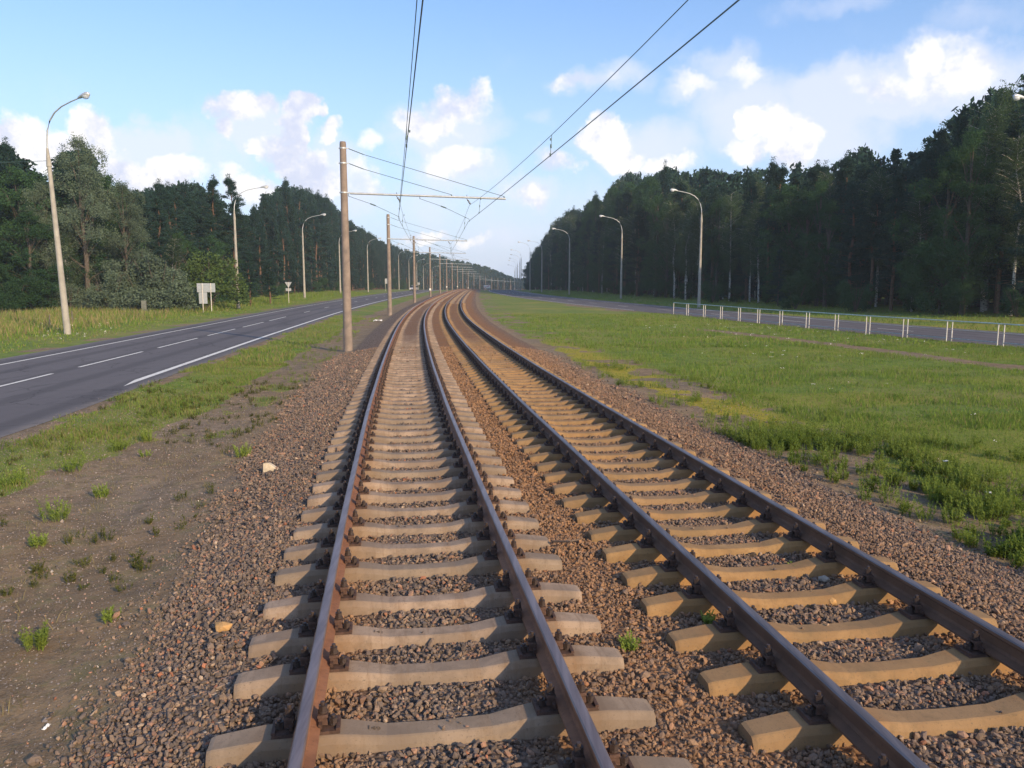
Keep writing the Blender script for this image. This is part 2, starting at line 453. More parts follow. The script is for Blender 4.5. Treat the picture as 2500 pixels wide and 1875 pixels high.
# asphalt
def asphalt(name, base, light):
    m, N, b = material(name)
    P = N.pos(); l_ = N.attr('across')
    a = N.noise(.35, 5, .6, N.vscale(P, (1, .25, 1))); f = N.noise(120, 3, .7, P); g = N.noise(3, 6, .7, P)
    c = N.mix(N.ss(a, .3, .7), base, light)
    c = N.mix(N.ss(f, .35, .75, 0, .35), c, tuple(x * 1.7 for x in light))
    c = N.mix(N.ss(g, .48, .75, 0, .3), c, tuple(x * .75 for x in base))
    tr = N.m('COSINE', N.m('MULTIPLY', l_, 3.55))
    c = N.mix(N.ss(tr, .2, 1.0, 0, .5), c, tuple(x * .62 for x in base))
    c = N.mix(N.ss(N.noise(.8, 5, .65, N.vscale(P, (1.6, .22, 1))), .56, .64, 0, .5), c, tuple(x * .6 for x in base))
    vc = N.n('ShaderNodeTexVoronoi', feature='DISTANCE_TO_EDGE'); vc.inputs['Scale'].default_value = .30
    wv_ = N.n('ShaderNodeVectorMath', operation='ADD'); N.l(P, wv_.inputs[0]); N.l(N.noise(1.2, 4, .6, P, 1), wv_.inputs[1]); N.l(wv_.outputs[0], vc.inputs['Vector'])
    c = N.mix(N.m('MULTIPLY', N.ss(vc.outputs['Distance'], .0, .012, 1, 0), .6), c, (.03, .028, .03))
    dusty = N.attr('dust')
    c = N.mix(N.ss(N.m('ADD', dusty, N.m('MULTIPLY', N.m('SUBTRACT', g, .5), .9)), .35, .9, 0, .8), c, (.21, .185, .16))
    N.l(c, b.inputs['Base Color']); b.inputs['Roughness'].default_value = .88
    b.inputs['Specular IOR Level'].default_value = .25
    N.l(N.bump(f, .25, .004), b.inputs['Normal'])
    return m
m_asph = asphalt('asphalt', (.088, .083, .090), (.112, .106, .112))
m_asph2 = asphalt('asphalt_far_road', (.085, .080, .088), (.11, .104, .112))
m_line, N, b = material('road_paint')
P = N.pos(); w = N.noise(7, 6, .7, P)
N.l(N.mix(N.ss(w, .50, .66, 0, .65), (.66, .66, .62), (.26, .25, .25)), b.inputs['Base Color']); b.inputs['Roughness'].default_value = .7

# rail
m_railside, N, b = material('rusty_rail_steel')
P = N.pos(); n = N.noise(3, 6, .65, P); n2 = N.noise(40, 4, .6, P)
c = N.mix(N.ss(n, .3, .7), (.185, .082, .042), (.30, .140, .070))
c = N.mix(N.ss(n2, .5, .75, 0, .5), c, (.09, .042, .030))
N.l(c, b.inputs['Base Color']); b.inputs['Roughness'].default_value = .75; b.inputs['Metallic'].default_value = .15
m_railtop, N, b = material('worn_rail_head')
P = N.pos(); n = N.noise(2, 5, .6, N.vscale(P, (8, .6, 1)))
N.l(N.mix(N.ss(n, .35, .65), (.14, .110, .110), (.22, .180, .180)), b.inputs['Base Color'])
b.inputs['Metallic'].default_value = .4; b.inputs['Roughness'].default_value = .40
m_railside_shade, N, b = material('shaded_rail_steel')  # rusty rail steel again, darkened in colour for the rails' unlit side
P = N.pos(); n = N.noise(3, 6, .65, P); n2 = N.noise(30, 4, .6, P)
c = N.mix(N.ss(n, .3, .7), (.090, .046, .027), (.155, .080, .045)); c = N.mix(N.ss(n2, .5, .75, 0, .5), c, (.055, .030, .022))
N.l(c, b.inputs['Base Color']); b.inputs['Roughness'].default_value = .8
m_railtop2, N, b = material('dull_rail_head')
P = N.pos(); n = N.noise(2, 5, .6, N.vscale(P, (8, .6, 1)))
N.l(N.mix(N.ss(n, .35, .65), (.13, .11, .11), (.21, .18, .18)), b.inputs['Base Color']); b.inputs['Metallic'].default_value = .6; b.inputs['Roughness'].default_value = .48
m_plate = simple('rusty_cast_iron', (.075, .040, .028), .8, .1, .35, 22, .5, 60)
m_bolt = simple('oily_bolt_steel', (.060, .042, .036), .6, .3, .3, 30)

def concrete_sleeper_mat(name, top, stain, amt):
    m, N, b = material(name)
    o = N.objco(); P = N.pos()
    n = N.noise(3.0, 6, .65, P); f = N.noise(70, 5, .65, P); s = N.noise(1.2, 4, .6, P)
    c = N.mix(N.ss(n, .38, .62), tuple(x * .70 for x in top), tuple(x * 1.15 for x in top))
    c = N.mix(N.ss(N.noise(5, 5, .7, N.vscale(o, (4, .5, .5))), .50, .66, 0, .45), c, (.16, .095, .05))
    sx = N.n('ShaderNodeSeparateXYZ'); N.l(o, sx.inputs[0])
    dx = N.m('ABSOLUTE', N.m('SUBTRACT', N.m('ABSOLUTE', sx.outputs[0]), .80))
    near = N.ss(N.m('ADD', dx, N.m('MULTIPLY', N.m('SUBTRACT', n, .5), .5)), .0, .42, 1, 0)
    rnd = N.n('ShaderNodeObjectInfo').outputs['Random']
    c = N.mix(N.m('MULTIPLY', N.m('ADD', near, amt, clamp=True), N.ss(rnd, 0, 1, .50, .95)), c, stain)
    c = N.mix(N.ss(rnd, .2, 1, 0, .5), c, (.17, .14, .10))
    c = N.mix(N.ss(f, .57, .70, 0, .75), c, (.09, .072, .050))
    c = N.mix(N.ss(N.noise(16, 5, .7, P), .5, .72, 0, .5), c, tuple(x * .55 for x in top))
    c = N.mix(N.ss(s, .48, .6, 0, .5), c, tuple(x * .55 for x in top))
    N.l(c, b.inputs['Base Color']); b.inputs['Roughness'].default_value = .9
    N.l(N.bump(N.m('ADD', f, n), .35, .006), b.inputs['Normal'])
    return m
m_sl1 = concrete_sleeper_mat('weathered_concrete_grey', (.300, .225, .165), (.235, .125, .055), 0.12)
m_sl2 = concrete_sleeper_mat('weathered_concrete_ochre', (.285, .190, .090), (.32, .155, .042), .62)
m_conc = simple('pole_concrete_brown', (.225, .180, .150), .88, 0, .18, 2.5, .3, 50)
m_lampc = simple('lamp_concrete_grey', (.33, .315, .28), .88, 0, .15, 2.0, .3, 40)
m_block = simple('mossy_dark_concrete', (.13, .14, .12), .9, 0, .25, 5)
m_galv = simple('galvanised_steel', (.50, .53, .55), .45, .35, .15, 8)
m_white = simple('white_paint', (.76, .75, .70), .6, 0, .08, 9)
m_wire = simple('wire_copper_green', (.10, .15, .145), .5, .5, .1, 3)
m_dark = simple('dark_insulator', (.06, .05, .05), .4, 0, .2, 20)
m_glass, N, b = material('lamp_glass')
b.inputs['Base Color'].default_value = (.82, .86, .9, 1); b.inputs['Roughness'].default_value = .12; b.inputs['Alpha'].default_value = .55
m_signback = simple('sign_back_grey', (.34, .37, .40), .55, .2, .1, 8)
m_teal = simple('rail_paint_teal', (.40, .50, .50), .6, 0, .2, 5)
m_fpost = simple('railing_post_white', (.60, .57, .53), .6, 0, .12, 7)
m_fbar = simple('railing_bar_grey', (.30, .35, .38), .6, .1, .2, 7)
m_red = simple('sign_red', (.55, .05, .05), .5)
m_blk = simple('black_rubber', (.03, .03, .03), .6)
m_carp = simple('silver_car_paint', (.55, .56, .58), .3, .3, .05, 3)
m_cglass = simple('dark_car_glass', (.03, .035, .04), .1)
m_clight = simple('headlight_glass', (.85, .85, .8), .15)
m_rock = simple('pale_broken_concrete', (.52, .45, .34), .9, 0, .2, 9, .5, 40)
m_rock2 = simple('grey_rock', (.32, .28, .23), .9, 0, .25, 12, .5, 40)
m_brick = simple('ochre_brick_piece', (.42, .25, .10), .9, 0, .2, 12, .4, 40)
m_paper = simple('white_plastic_film', (.78, .78, .76), .5, 0, .05, 12)
m_stick = simple('dead_branch_bark', (.13, .095, .07), .9, 0, .3, 30)
m_wood = simple('grey_weathered_wood', (.14, .12, .10), .9, 0, .3, 12)

def leaf_mat(name, c0, c1, trans=.3, c2=None):
    m = bpy.data.materials.new(name); m.use_nodes = True
    N = NT(m.node_tree); nt = m.node_tree
    for nd in list(nt.nodes): nt.nodes.remove(nd)
    P = N.pos(); rnd = N.n('ShaderNodeObjectInfo').outputs['Random']
    n = N.noise(.8, 4, .6, P); f = N.noise(9, 3, .6, P)
    c = N.mix(N.ss(n, .3, .7), c0, c1)
    c = N.mix(N.ss(f, .35, .7, 0, .5), c, tuple(x * 1.45 for x in c1))
    c = N.mix(N.ss(rnd, 0, .55, .45, 0), c, tuple(x * .45 for x in c0))
    if c2: c = N.mix(N.ss(rnd, .45, 1, 0, .8), c, c2)
    d = N.n('ShaderNodeBsdfDiffuse'); N.l(c, d.inputs[0])
    t_ = N.n('ShaderNodeBsdfTranslucent'); N.l(c, t_.inputs[0])
    mx = N.n('ShaderNodeMixShader'); mx.inputs[0].default_value = trans
    N.l(d.outputs[0], mx.inputs[1]); N.l(t_.outputs[0], mx.inputs[2])
    o = N.n('ShaderNodeOutputMaterial'); N.l(mx.outputs[0], o.inputs['Surface'])
    return m
m_pine = leaf_mat('pine_needles', (.018, .042, .032), (.034, .070, .052), .15, (.028, .062, .052))
m_birch = leaf_mat('birch_leaves', (.050, .092, .046), (.082, .130, .064), .35, (.07, .105, .05))
m_willow = leaf_mat('silver_willow_leaves', (.095, .138, .090), (.140, .185, .125), .3)
m_broad = leaf_mat('broad_leaves', (.034, .082, .038), (.058, .118, .050), .3, (.05, .10, .04))
m_yel = leaf_mat('yellowing_leaves', (.060, .105, .032), (.095, .14, .042), .3)
m_grass = leaf_mat('grass_blades', (.100, .180, .030), (.195, .262, .054), .4)
m_grassd = leaf_mat('dry_grass_blades', (.20, .17, .075), (.30, .25, .12), .3)
m_weed = leaf_mat('feathery_weed_leaves', (.19, .28, .05), (.31, .38, .085), .4)
m_olive = leaf_mat('olive_plant_leaves', (.10, .12, .03), (.17, .17, .05), .3)
m_bark = simple('pine_bark', (.13, .075, .048), .9, 0, .35, 5)
m_dbark = simple('dark_bark', (.085, .070, .055), .9, 0, .3, 5)
m_bbark, N, b = material('birch_bark')
P = N.pos(); n = N.noise(2.2, 5, .65, N.vscale(P, (2, 2, 5)))
N.l(N.mix(N.ss(n, .50, .58), (.50, .48, .44), (.05, .045, .04)), b.inputs['Base Color']); b.inputs['Roughness'].default_value = .8
m_air = None

# ------------------------------------------------------------------ ground sheet
def axis(pts):
    out = []
    for (a, b_, st) in pts: out += list(np.arange(a, b_, st))
    return np.array(out + [pts[-1][1]])
gxs = axis([(-1400, -300, 50), (-300, -100, 8), (-100, -40, 2), (-40, -16, .8), (-16, 16, .22), (16, 50, .7), (50, 100, 2), (100, 300, 8), (300, 1400, 50)])
gys = axis([(-60, 0, 5), (0, 3, 1), (3, 26, .22), (26, 60, .5), (60, 120, 1), (120, 300, 3), (300, 700, 8), (700, 2500, 60)])
GX, GY = np.meshgrid(gxs, gys); gx, gy = GX.ravel(), GY.ravel()
gzv = gz(gx, gy)
nx, ny = len(gxs), len(gys)
ii = np.arange((ny-1)*(nx-1)); r_, c_ = ii // (nx-1), ii % (nx-1)
F = np.stack([r_*nx+c_, r_*nx+c_+1, (r_+1)*nx+c_+1, (r_+1)*nx+c_], 1)
ug = lat(gx, gy); rg = rlat(gx, gy)
ballast = sst(ug, np.interp(gy, [4, 7, 13, 20, 36], [-2.25, -2.55, -2.85, -3.1, -3.15]), -1.85) * sst(ug, 6.15, 5.7)
def rustf(u, y):
    d = np.minimum.reduce([np.abs(u - .8), np.abs(u + .8), np.abs(u - 2.42), np.abs(u - 4.02)])
    near = np.exp(-(d / .30) ** 2) * .85
    mid_ = np.exp(-((u - 1.65) / .8) ** 2) * (.72 + .28 * sst(y, 5, 12))
    rt = np.exp(-((u - 4.8) / .9) ** 2) * (.45 + .5 * sst(y, 12, 40))
    t2 = np.exp(-((u - 3.2) / 1.0) ** 2) * (.15 + .75 * sst(y, 8, 22))
    t1 = np.exp(-(u / 1.2) ** 2) * .6 * sst(y, 18, 45)
    return np.clip(np.maximum.reduce([near, mid_, rt, t2, t1]), 0, 1)
yband = np.clip(np.exp(-((ug - 7.5) / 1.0) ** 2) * 1.3, 0, 1) * sst(gy, 12, 17) * sst(gy, 50, 34)
yband = np.maximum(yband, .35 * sst(fbm(gx/9, gy/4, 31), .52, .66) * (ug > 6))
me = mesh_np('ground', np.stack([gx, gy, gzv], 1), F, m_ground, smooth_=True,
             attrs=dict(lateral=ug, grass=grass_density(gx, gy), ballast=ballast, rust=rustf(ug, gy), yband=yband))
tag(link('ground', me), kind='structure')

# ------------------------------------------------------------------ roads and painted lines
def strip(name, fn, s, us, zoff, mat, kind='structure', attrs=None, parent=None):
    S, U = np.meshgrid(s, us, indexing='ij')
    x, y = fn(S.ravel(), U.ravel()); z = zr(y) + zoff
    k = len(us); n = len(s)
    i = np.arange((n-1)*(k-1)); a, c = i // (k-1), i % (k-1)
    F = np.stack([a*k+c, a*k+c+1, (a+1)*k+c+1, (a+1)*k+c], 1)
    at = {}
    if attrs: at = attrs(S.ravel(), U.ravel(), x, y)
    me = mesh_np(name, np.stack([x, y, z], 1), F, mat, smooth_=True, attrs=at)
    return tag(link(name, me, parent), kind=kind)
s_road = np.concatenate([np.arange(-60, 60, 1.0), np.arange(60, 340, 3.0), np.arange(340, 720, 10.0)])
def left_road_fn(s, u):
    # the near edge opens out slightly beside the camera
    return trk(s, np.where(u > -8.0, u - .7 * sst(s, 19, 8), u))
strip('left_road', left_road_fn, s_road, [-16.25, -15.6, -15, -13.3, -11.6, -10, -8.8, -8.3, -7.65], -.45, m_asph,
      attrs=lambda S, U, x, y: dict(across=U + 8.3, dust=np.clip(1 - np.minimum(np.abs(U + 7.65), np.abs(U + 16.25)) / .7, 0, 1) * .7))
strip('right_road', rrd, s_road, [-.45, 0, .6, 2, 3.8, 5.5, 7.6, 8.2, 9.0], -.45, m_asph2,
      attrs=lambda S, U, x, y: dict(across=U, dust=np.clip(1 - np.minimum(np.abs(U + .45), np.abs(U - 9.0) * .6) / .7, 0, 1) * .8))
def lines(name, fn, segs, zoff):
    V = []; F = []; n = 0
    for (s0, s1, u, w) in segs:
        ss_ = np.arange(s0, s1, max(1.0, min(6, (s1-s0)/4))); ss_ = np.append(ss_, s1)
        x0, y0 = fn(ss_, np.full(len(ss_), u - w/2)); x1, y1 = fn(ss_, np.full(len(ss_), u + w/2))
        if s0 > 23 and name == 'left_road_markings' and u > -9 : x0[0], y0[0] = fn(np.array([s0 + 1.6]), np.array([u - w/2]))
        for i in range(len(ss_)):
            V += [(x0[i], y0[i], zr(y0[i]) + zoff), (x1[i], y1[i], zr(y1[i]) + zoff)]
        for i in range(len(ss_)-1):
            F.append((n+2*i, n+2*i+1, n+2*i+3, n+2*i+2))
        n += 2*len(ss_)
    tag(link(name, mesh_np(name, V, np.array(F), m_line)), kind='structure')
dash = [(21.4 + 8.95*k, 21.4 + 8.95*k + 6.8, -11.75, .13) for k in range(-4, 6)] + [(82 + 12.1*k, 82 + 12.1*k + 3.2, -11.75, .13) for k in range(0, 22)]
lines('left_road_markings', trk, [(24.3, 350, -8.3, .22), (-60, 350, -15.0, .13)] + dash, -.446)
lines('right_road_markings', rrd, [(88, 360, .12, .14), (-60, 360, 7.7, .13)] + [(-57 + 12*k, -57 + 12*k + 3.4, 3.9, .13) for k in range(0, 34)], -.446)

# ------------------------------------------------------------------ rails
PROF = [(-.036, -.012), (-.028, -.002), (-.012, 0), (.012, 0), (.028, -.002), (.036, -.012), (.037, -.034), (.022, -.046), (.010, -.056), (.009, -.120), (.020, -.142),
        (.075, -.160), (.075, -.176), (-.075, -.176), (-.075, -.160), (-.020, -.142), (-.009, -.120), (-.010, -.056), (-.022, -.046), (-.037, -.034)]
def rail(u0, label, sa=-3.0, sb=352.0, mats=None):
    s = np.concatenate([np.arange(sa, 60, .5), np.arange(60, 160, 1.5), np.arange(160, sb, 4)])
    k = len(PROF); V = []
    for (pu, pz) in PROF:
        x, y = trk(s, np.full(len(s), u0 + pu)); V.append(np.stack([x, y, zr(y) + pz], 1))
    V = np.stack(V, 1).reshape(-1, 3); n = len(s)
    i = np.arange((n-1)*k); a, c = i // k, i % k
    F = np.stack([a*k+c, (a+1)*k+c, (a+1)*k+(c+1) % k, a*k+(c+1) % k], 1)
    mi = np.where(c < 5, 1, 0)
    me = mesh_np('steel_rail', V, F, mats or [m_railside, m_railtop], mi, smooth_=False)
    tag(link('steel_rail', me), label, 'rail', 'rails of the two tram tracks')
rail(-.798, 'rusty steel rail with worn blue-grey top, leftmost of the four rails')
rail(.798, 'rusty steel rail with worn head, right-hand rail of the left track')
rail(2.402, 'shade-darkened brown steel rail, left-hand rail of the right track', mats=[m_railside_shade, m_railtop2])
rail(3.998, 'shade-darkened brown steel rail nearest the wide green verge, rightmost of the four', mats=[m_railside_shade, m_railtop2])

# ------------------------------------------------------------------ sleepers
def sleeper_mesh(name, mat, chip=False):
    xs = [-1.362, -1.335, -1.05, -.62, -.5, -.32, 0, .32, .5, .62, 1.05, 1.335, 1.362]
    zt = [-.242, -.232, -.196, -.196, -.212, -.243, -.250, -.243, -.212, -.196, -.196, -.232, -.242]
    ht = [.078, .083, .095, .095, .088, .075, .072, .075, .088, .095, .095, .083, .078]
    V = []; 
    for x, z, h in zip(xs, zt, ht):
        if chip and x > 1.2: z -= .02; h -= .012
        V += [(x, -.150, -.42), (x, -h - .030, z - .042), (x, -h - .006, z - .008), (x, -h + .006, z), (x, h - .006, z), (x, h + .006, z - .008), (x, h + .030, z - .042), (x, .150, -.42)]
    k = 8; F = []
    for i in range(len(xs)-1):
        for c in range(k-1): F.append((i*k+c, (i+1)*k+c, (i+1)*k+c+1, i*k+c+1))
    F.append(tuple(range(k-1, -1, -1))); F.append(tuple(range((len(xs)-1)*k, len(xs)*k)))
    me = bpy.data.meshes.new(name); me.from_pydata(V, [], F); me.materials.append(mat); me.update()
    return me
def fastening_mesh():
    b_ = MB()
    b_.box((0, 0, -.186), (.40, .165, .018), 0, .96)
    b_.box((-.188, 0, -.172), (.022, .150, .016)); b_.box((.188, 0, -.172), (.022, .150, .016))
    for sx in (-1, 1):
        b_.box((sx*.085, 0, -.150), (.020, .15, .030))                       # rib beside the rail foot
        for sy in (-1, 1): b_.box((sx*.098, sy*.030, -.135), (.058, .016, .050), 0, .85)
        b_.box((sx*.098, 0, -.106), (.064, .078, .016), 0, .9)                 # arch clamp top
    for k in range(-2, 3):
        pass
    return b_.mesh('rail_fastening', m_plate)
def bolt_mesh(h):
    b_ = MB()
    b_.tube([(0, 0, 0), (0, 0, h*.82)], .0135, 8)
    b_.tube([(0, 0, .004), (0, 0, .016)], .029, 12)
    b_.tube([(0, 0, .016), (0, 0, .048)], .027, 6)
    return b_.mesh('bolt', m_bolt)
m_mark = simple('cast_mark_dark', (.12, .085, .055), .95)
me_s1, me_s2 = sleeper_mesh('sleeper_beam', m_sl1), sleeper_mesh('sleeper_beam', m_sl2)
me_s1c = sleeper_mesh('sleeper_beam', m_sl1, True)
me_fast, me_b1, me_b2 = fastening_mesh(), bolt_mesh(.085), bolt_mesh(.078)
def make_sleeper(track, bolts=True):
    root = empty('concrete_sleeper')
    link('sleeper_beam', me_s1 if track == 0 else me_s2, root)
    for sx in (-1, 1):
        f = link('rail_fastening', me_fast, root, (sx*.798, 0, 0))
        if bolts:
            for q in (-1, 1):
                link('bolt', me_b1, f, (q*.098, 0, -.098))
                link('bolt', me_b2, f, (q*.158, 0, -.180))
    return root
ORD = ['first', 'second', 'third', 'fourth', 'fifth', 'sixth', 'seventh', 'eighth', 'ninth', 'tenth', 'eleventh', 'twelfth', 'thirteenth', 'fourteenth', 'fifteenth', 'sixteenth',
       'seventeenth', 'eighteenth', 'nineteenth', 'twentieth']
T1S = [3.36, 4.02, 4.692, 5.452, 6.063, 6.735, 7.516, 8.136, 8.829, 9.524, 10.171, 10.832]
T1S = T1S + [10.832 + .66*k for k in range(1, 152 - len(T1S))]
T2S = [3.67 + .66*k for k in range(0, 151)]
rs = random.Random(5)
for tr, (u0, SS, nm) in enumerate(((0, T1S, 'left'), (3.2, T2S, 'right'))):
    proto, protoB = make_sleeper(tr, True), make_sleeper(tr, False)
    usedA = usedB = False
    for i, s in enumerate(SS[:150]):
        if i < 46:
            o = copy_tree(proto) if usedA else proto; usedA = True
        else:
            o = copy_tree(protoB) if usedB else protoB; usedB = True
        x, y = trk(s, u0); x, y = float(x), float(y)
        o.location = (x + rs.uniform(-.012, .012), y, float(zr(y)) + rs.uniform(-.006, .002))
        o.rotation_euler = (0, 0, -float(heading(s)) + rs.uniform(-.012, .012))
        if tr == 0 and i in (1, 2, 4):
            cu = bpy.data.curves.new('cast_number', 'FONT'); cu.body = {1: '1461', 2: '149', 4: '141'}[i]; cu.size = .058; cu.extrude = .0012; cu.align_x = 'CENTER'
            tmp = bpy.data.objects.new('tmp', cu); col.objects.link(tmp)
            dg = bpy.context.evaluated_depsgraph_get(); nm_ = bpy.data.meshes.new_from_object(tmp.evaluated_get(dg)); bpy.data.objects.remove(tmp)
            nm_.materials.clear(); nm_.materials.append(m_mark)
            q = link('cast_number', nm_, o.children[0] if o.children[0].name.startswith('sleeper_beam') else o, (-.40, -.022, -.2255)); q.rotation_euler = (0, R(14), 0)
        vis = i - (1 if tr == 0 else 0)
        kind_ = 'grey-buff' if tr == 0 else 'ochre-stained'
        if 0 <= vis < 16:
            lab = '%s concrete sleeper under the %s track, %s counting up from the photo\'s bottom edge' % (kind_, nm, ORD[vis])
        elif vis < 0:
            lab = 'grey-buff concrete sleeper of the left track cut off by the photo\'s bottom edge'
        else:
            lab = '%s concrete sleeper farther up the %s track, beyond the sixteenth from the bottom' % (kind_, nm)
        tag(o, lab, 'sleeper', 'concrete sleepers of the %s track' % nm)
# sleepers beyond the nearest three hundred: one object
b_ = MB()
for u0, s0 in ((0, T1S[149] + .66), (3.2, T2S[149] + .66)):
    for s in np.arange(s0, 330, .66):
        x, y = trk(s, u0); h = -float(heading(s)); zz_ = float(zr(y))
        c, sn = math.cos(h), math.sin(h)
        V = []
        for lx, lz in ((-1.35, -.25), (-.8, -.196), (0, -.25), (.8, -.196), (1.35, -.25)):
            for ly, dz in ((-.13, -.15), (-.09, 0), (.09, 0), (.13, -.15)):
                V.append((x + lx*c - ly*sn, y + lx*sn + ly*c, zz_ + lz + dz))
        F = [(i*4+k, (i+1)*4+k, (i+1)*4+k+1, i*4+k+1) for i in range(4) for k in range(3)] + [(3, 2, 1, 0), (16, 17, 18, 19)]
        b_.add(V, F)
tag(b_.build('distant_sleepers', m_sl1), 'rows of far concrete sleepers under both tracks toward the bend', 'sleepers', None, 'stuff')

# ------------------------------------------------------------------ crushed stone ballast
ICO = np.array([(0, 0, -1), (.72, -.53, -.45), (-.28, -.85, -.45), (-.89, 0, -.45), (-.28, .85, -.45), (.72, .53, -.45), (.28, -.85, .45), (-.72, -.53, .45), (-.72, .53, .45), (.28, .85, .45), (.89, 0, .45), (0, 0, 1)])
ICF = np.array([(0,1,2),(1,0,5),(0,2,3),(0,3,4),(0,4,5),(1,5,10),(2,1,6),(3,2,7),(4,3,8),(5,4,9),(1,10,6),(2,6,7),(3,7,8),(4,8,9),(5,9,10),(6,10,11),(7,6,11),(8,7,11),(9,8,11),(10,9,11)])
OCT = np.array([(1, 0, 0), (0, 1, 0), (-1, 0, 0), (0, -1, 0), (0, 0, 1), (0, 0, -1.)])
OCF = np.array([(0,1,4),(1,2,4),(2,3,4),(3,0,4),(1,0,5),(2,1,5),(3,2,5),(0,3,5)])
PAL = np.array([(.12, .11, .115), (.17, .15, .145), (.22, .185, .165), (.30, .20, .165), (.33, .23, .19), (.20, .17, .16), (.15, .14, .15), (.27, .22, .18), (.35, .29, .24), (.085, .08, .085), (.36, .17, .11), (.46, .41, .36)])
PW = np.array([15, 16, 12, 7, 4, 13, 12, 8, 3, 9, 1.5, 1.0]); PW = PW / PW.sum()
def rotmats(n):
    q = rng.normal(size=(n, 4)); q /= np.linalg.norm(q, axis=1)[:, None]
    w, x, y, z = q.T
    return np.stack([1-2*(y*y+z*z), 2*(x*y-z*w), 2*(x*z+y*w), 2*(x*y+z*w), 1-2*(x*x+z*z), 2*(y*z-x*w), 2*(x*z-y*w), 2*(y*z+x*w), 1-2*(x*x+y*y)], 1).reshape(n, 3, 3)
def stones(base, faces, X, Y, Z, size, tint):
    n = len(X); k = len(base)
    jit = base[None] * (1 + (rng.random((n, k, 1)) - .5) * .55) + (rng.random((n, k, 3)) - .5) * .28
    sc = np.stack([size * (.8 + .6*rng.random(n)), size * (.6 + .4*rng.random(n)), size * (.45 + .4*rng.random(n))], 1)
    V = np.einsum('nij,nkj->nki', rotmats(n), jit * sc[:, None, :]) + np.stack([X, Y, Z], 1)[:, None, :]
    F = faces[None] + (np.arange(n) * k)[:, None, None]
    return V.reshape(-1, 3), F.reshape(-1, 3), np.repeat(tint, k, 0)
S1 = np.array(T1S); S2 = np.array(T2S)
def free(s, u):
    """not inside a sleeper, not under a rail"""
    ok = np.ones(len(s), bool); lucky = rng.random(len(s)) < .012
    for u0, SS in ((0, S1), (3.2, S2)):
        j = np.clip(np.searchsorted(SS, s), 1, len(SS)-1)
        d = np.minimum(np.abs(s - SS[j]), np.abs(s - SS[j-1]))
        ok &= ~((d < .128) & (np.abs(u - u0) < 1.37)) | (lucky & (d < .07) & (np.abs(u - u0) < .45))
        ok &= ~((np.abs(np.abs(u - u0) - .798) < .060) & (rng.random(len(s)) < .6))
    return ok
def ballast_layer(n, s0, s1, u0, u1, size, base, faces, lift=.3, edge=True):
    s = rng.uniform(s0, s1, n); u = rng.uniform(u0, u1, n)
    e = (fbm(s / 1.1, u / 1.1, 41) - .5) * .8
    le = np.interp(s, [4, 7, 13, 20, 36], [-2.02, -2.34, -2.66, -2.92, -3.0])
    keep = free(s, u)
    if edge: keep &= ((u > le + e - rng.exponential(.13, n)) & (u < 5.9 + e + rng.exponential(.14, n)))
    s, u = s[keep], u[keep]
    x, y = trk(s, u)
    sz = size * rng.lognormal(0, .28, len(s))
    z = gz(x, y) + (rng.random(len(s)) - .25) * sz * lift + (fbm(x / .35, y / .35, 51) - .5) * .035
    for u0_, SS_ in ((0, S1), (3.2, S2)):          # the few stones that lie on top of a sleeper
        j = np.clip(np.searchsorted(SS_, s), 1, len(SS_)-1); d = np.minimum(np.abs(s - SS_[j]), np.abs(s - SS_[j-1]))
        on = (d < .07) & (np.abs(u - u0_) < .45); z = np.where(on, zr(y) - .245 + sz * .3, z); sz = np.where(on, sz * .7, sz)
    tint = PAL[rng.choice(len(PAL), len(s), p=PW)] * rng.uniform(.75, 1.2, (len(s), 1)) * np.array([(.99, .85, .70)])
    rf = np.clip(rustf(u, y) * rng.uniform(.45, 1.2, len(s)), 0, .92)[:, None]
    rustc = np.array([(.31, .165, .075)]) * rng.uniform(.6, 1.35, (len(s), 1))
    tint = tint * (1 - rf) + rustc * rf
    return stones(base, faces, x, y, z, sz, tint)
parts = [ballast_layer(112000, 2.6, 10, -3.2, 7.0, .0150, ICO, ICF, 1.4), ballast_layer(86000, 10, 19, -3.8, 7.0, .0195, OCT, OCF, 1.2), ballast_layer(76000, 19, 36, -3.8, 7.0, .027, OCT, OCF, .9)]
# pebbles strewn on the dirt to the left and beside the grass on the right
def strew(n, s0, s1, u0, u1, size):
    s = rng.uniform(s0, s1, n); u = rng.uniform(u0, u1, n); x, y = trk(s, u)
    sz = size * rng.lognormal(0, .35, n)
    tint = PAL[rng.choice(len(PAL), n, p=PW)] * rng.uniform(.9, 1.5, (n, 1))
    return stones(OCT, OCF, x, y, gz(x, y) + sz*.2, sz, tint)
parts += [strew(26000, 3, 20, -7.6, -2.0, .0065), strew(9000, 3, 24, -8.0, -2.3, .0095), strew(420, 3, 26, -8.0, -2.8, .017), strew(2600, 4, 24, 6, 9, .012)]
Vs, Fs, Ts, n0 = [], [], [], 0
for V, F, T in parts:
    Vs.append(V); Fs.append(F + n0); Ts.append(T); n0 += len(V)
me = mesh_np('ballast_stones', np.concatenate(Vs), np.concatenate(Fs), m_stone, attrs=dict(tint=np.concatenate(Ts)))
tag(link('ballast_stones', me), 'grey, pink and rust-brown crushed stone ballast around the tram tracks', 'ballast', None, 'stuff')

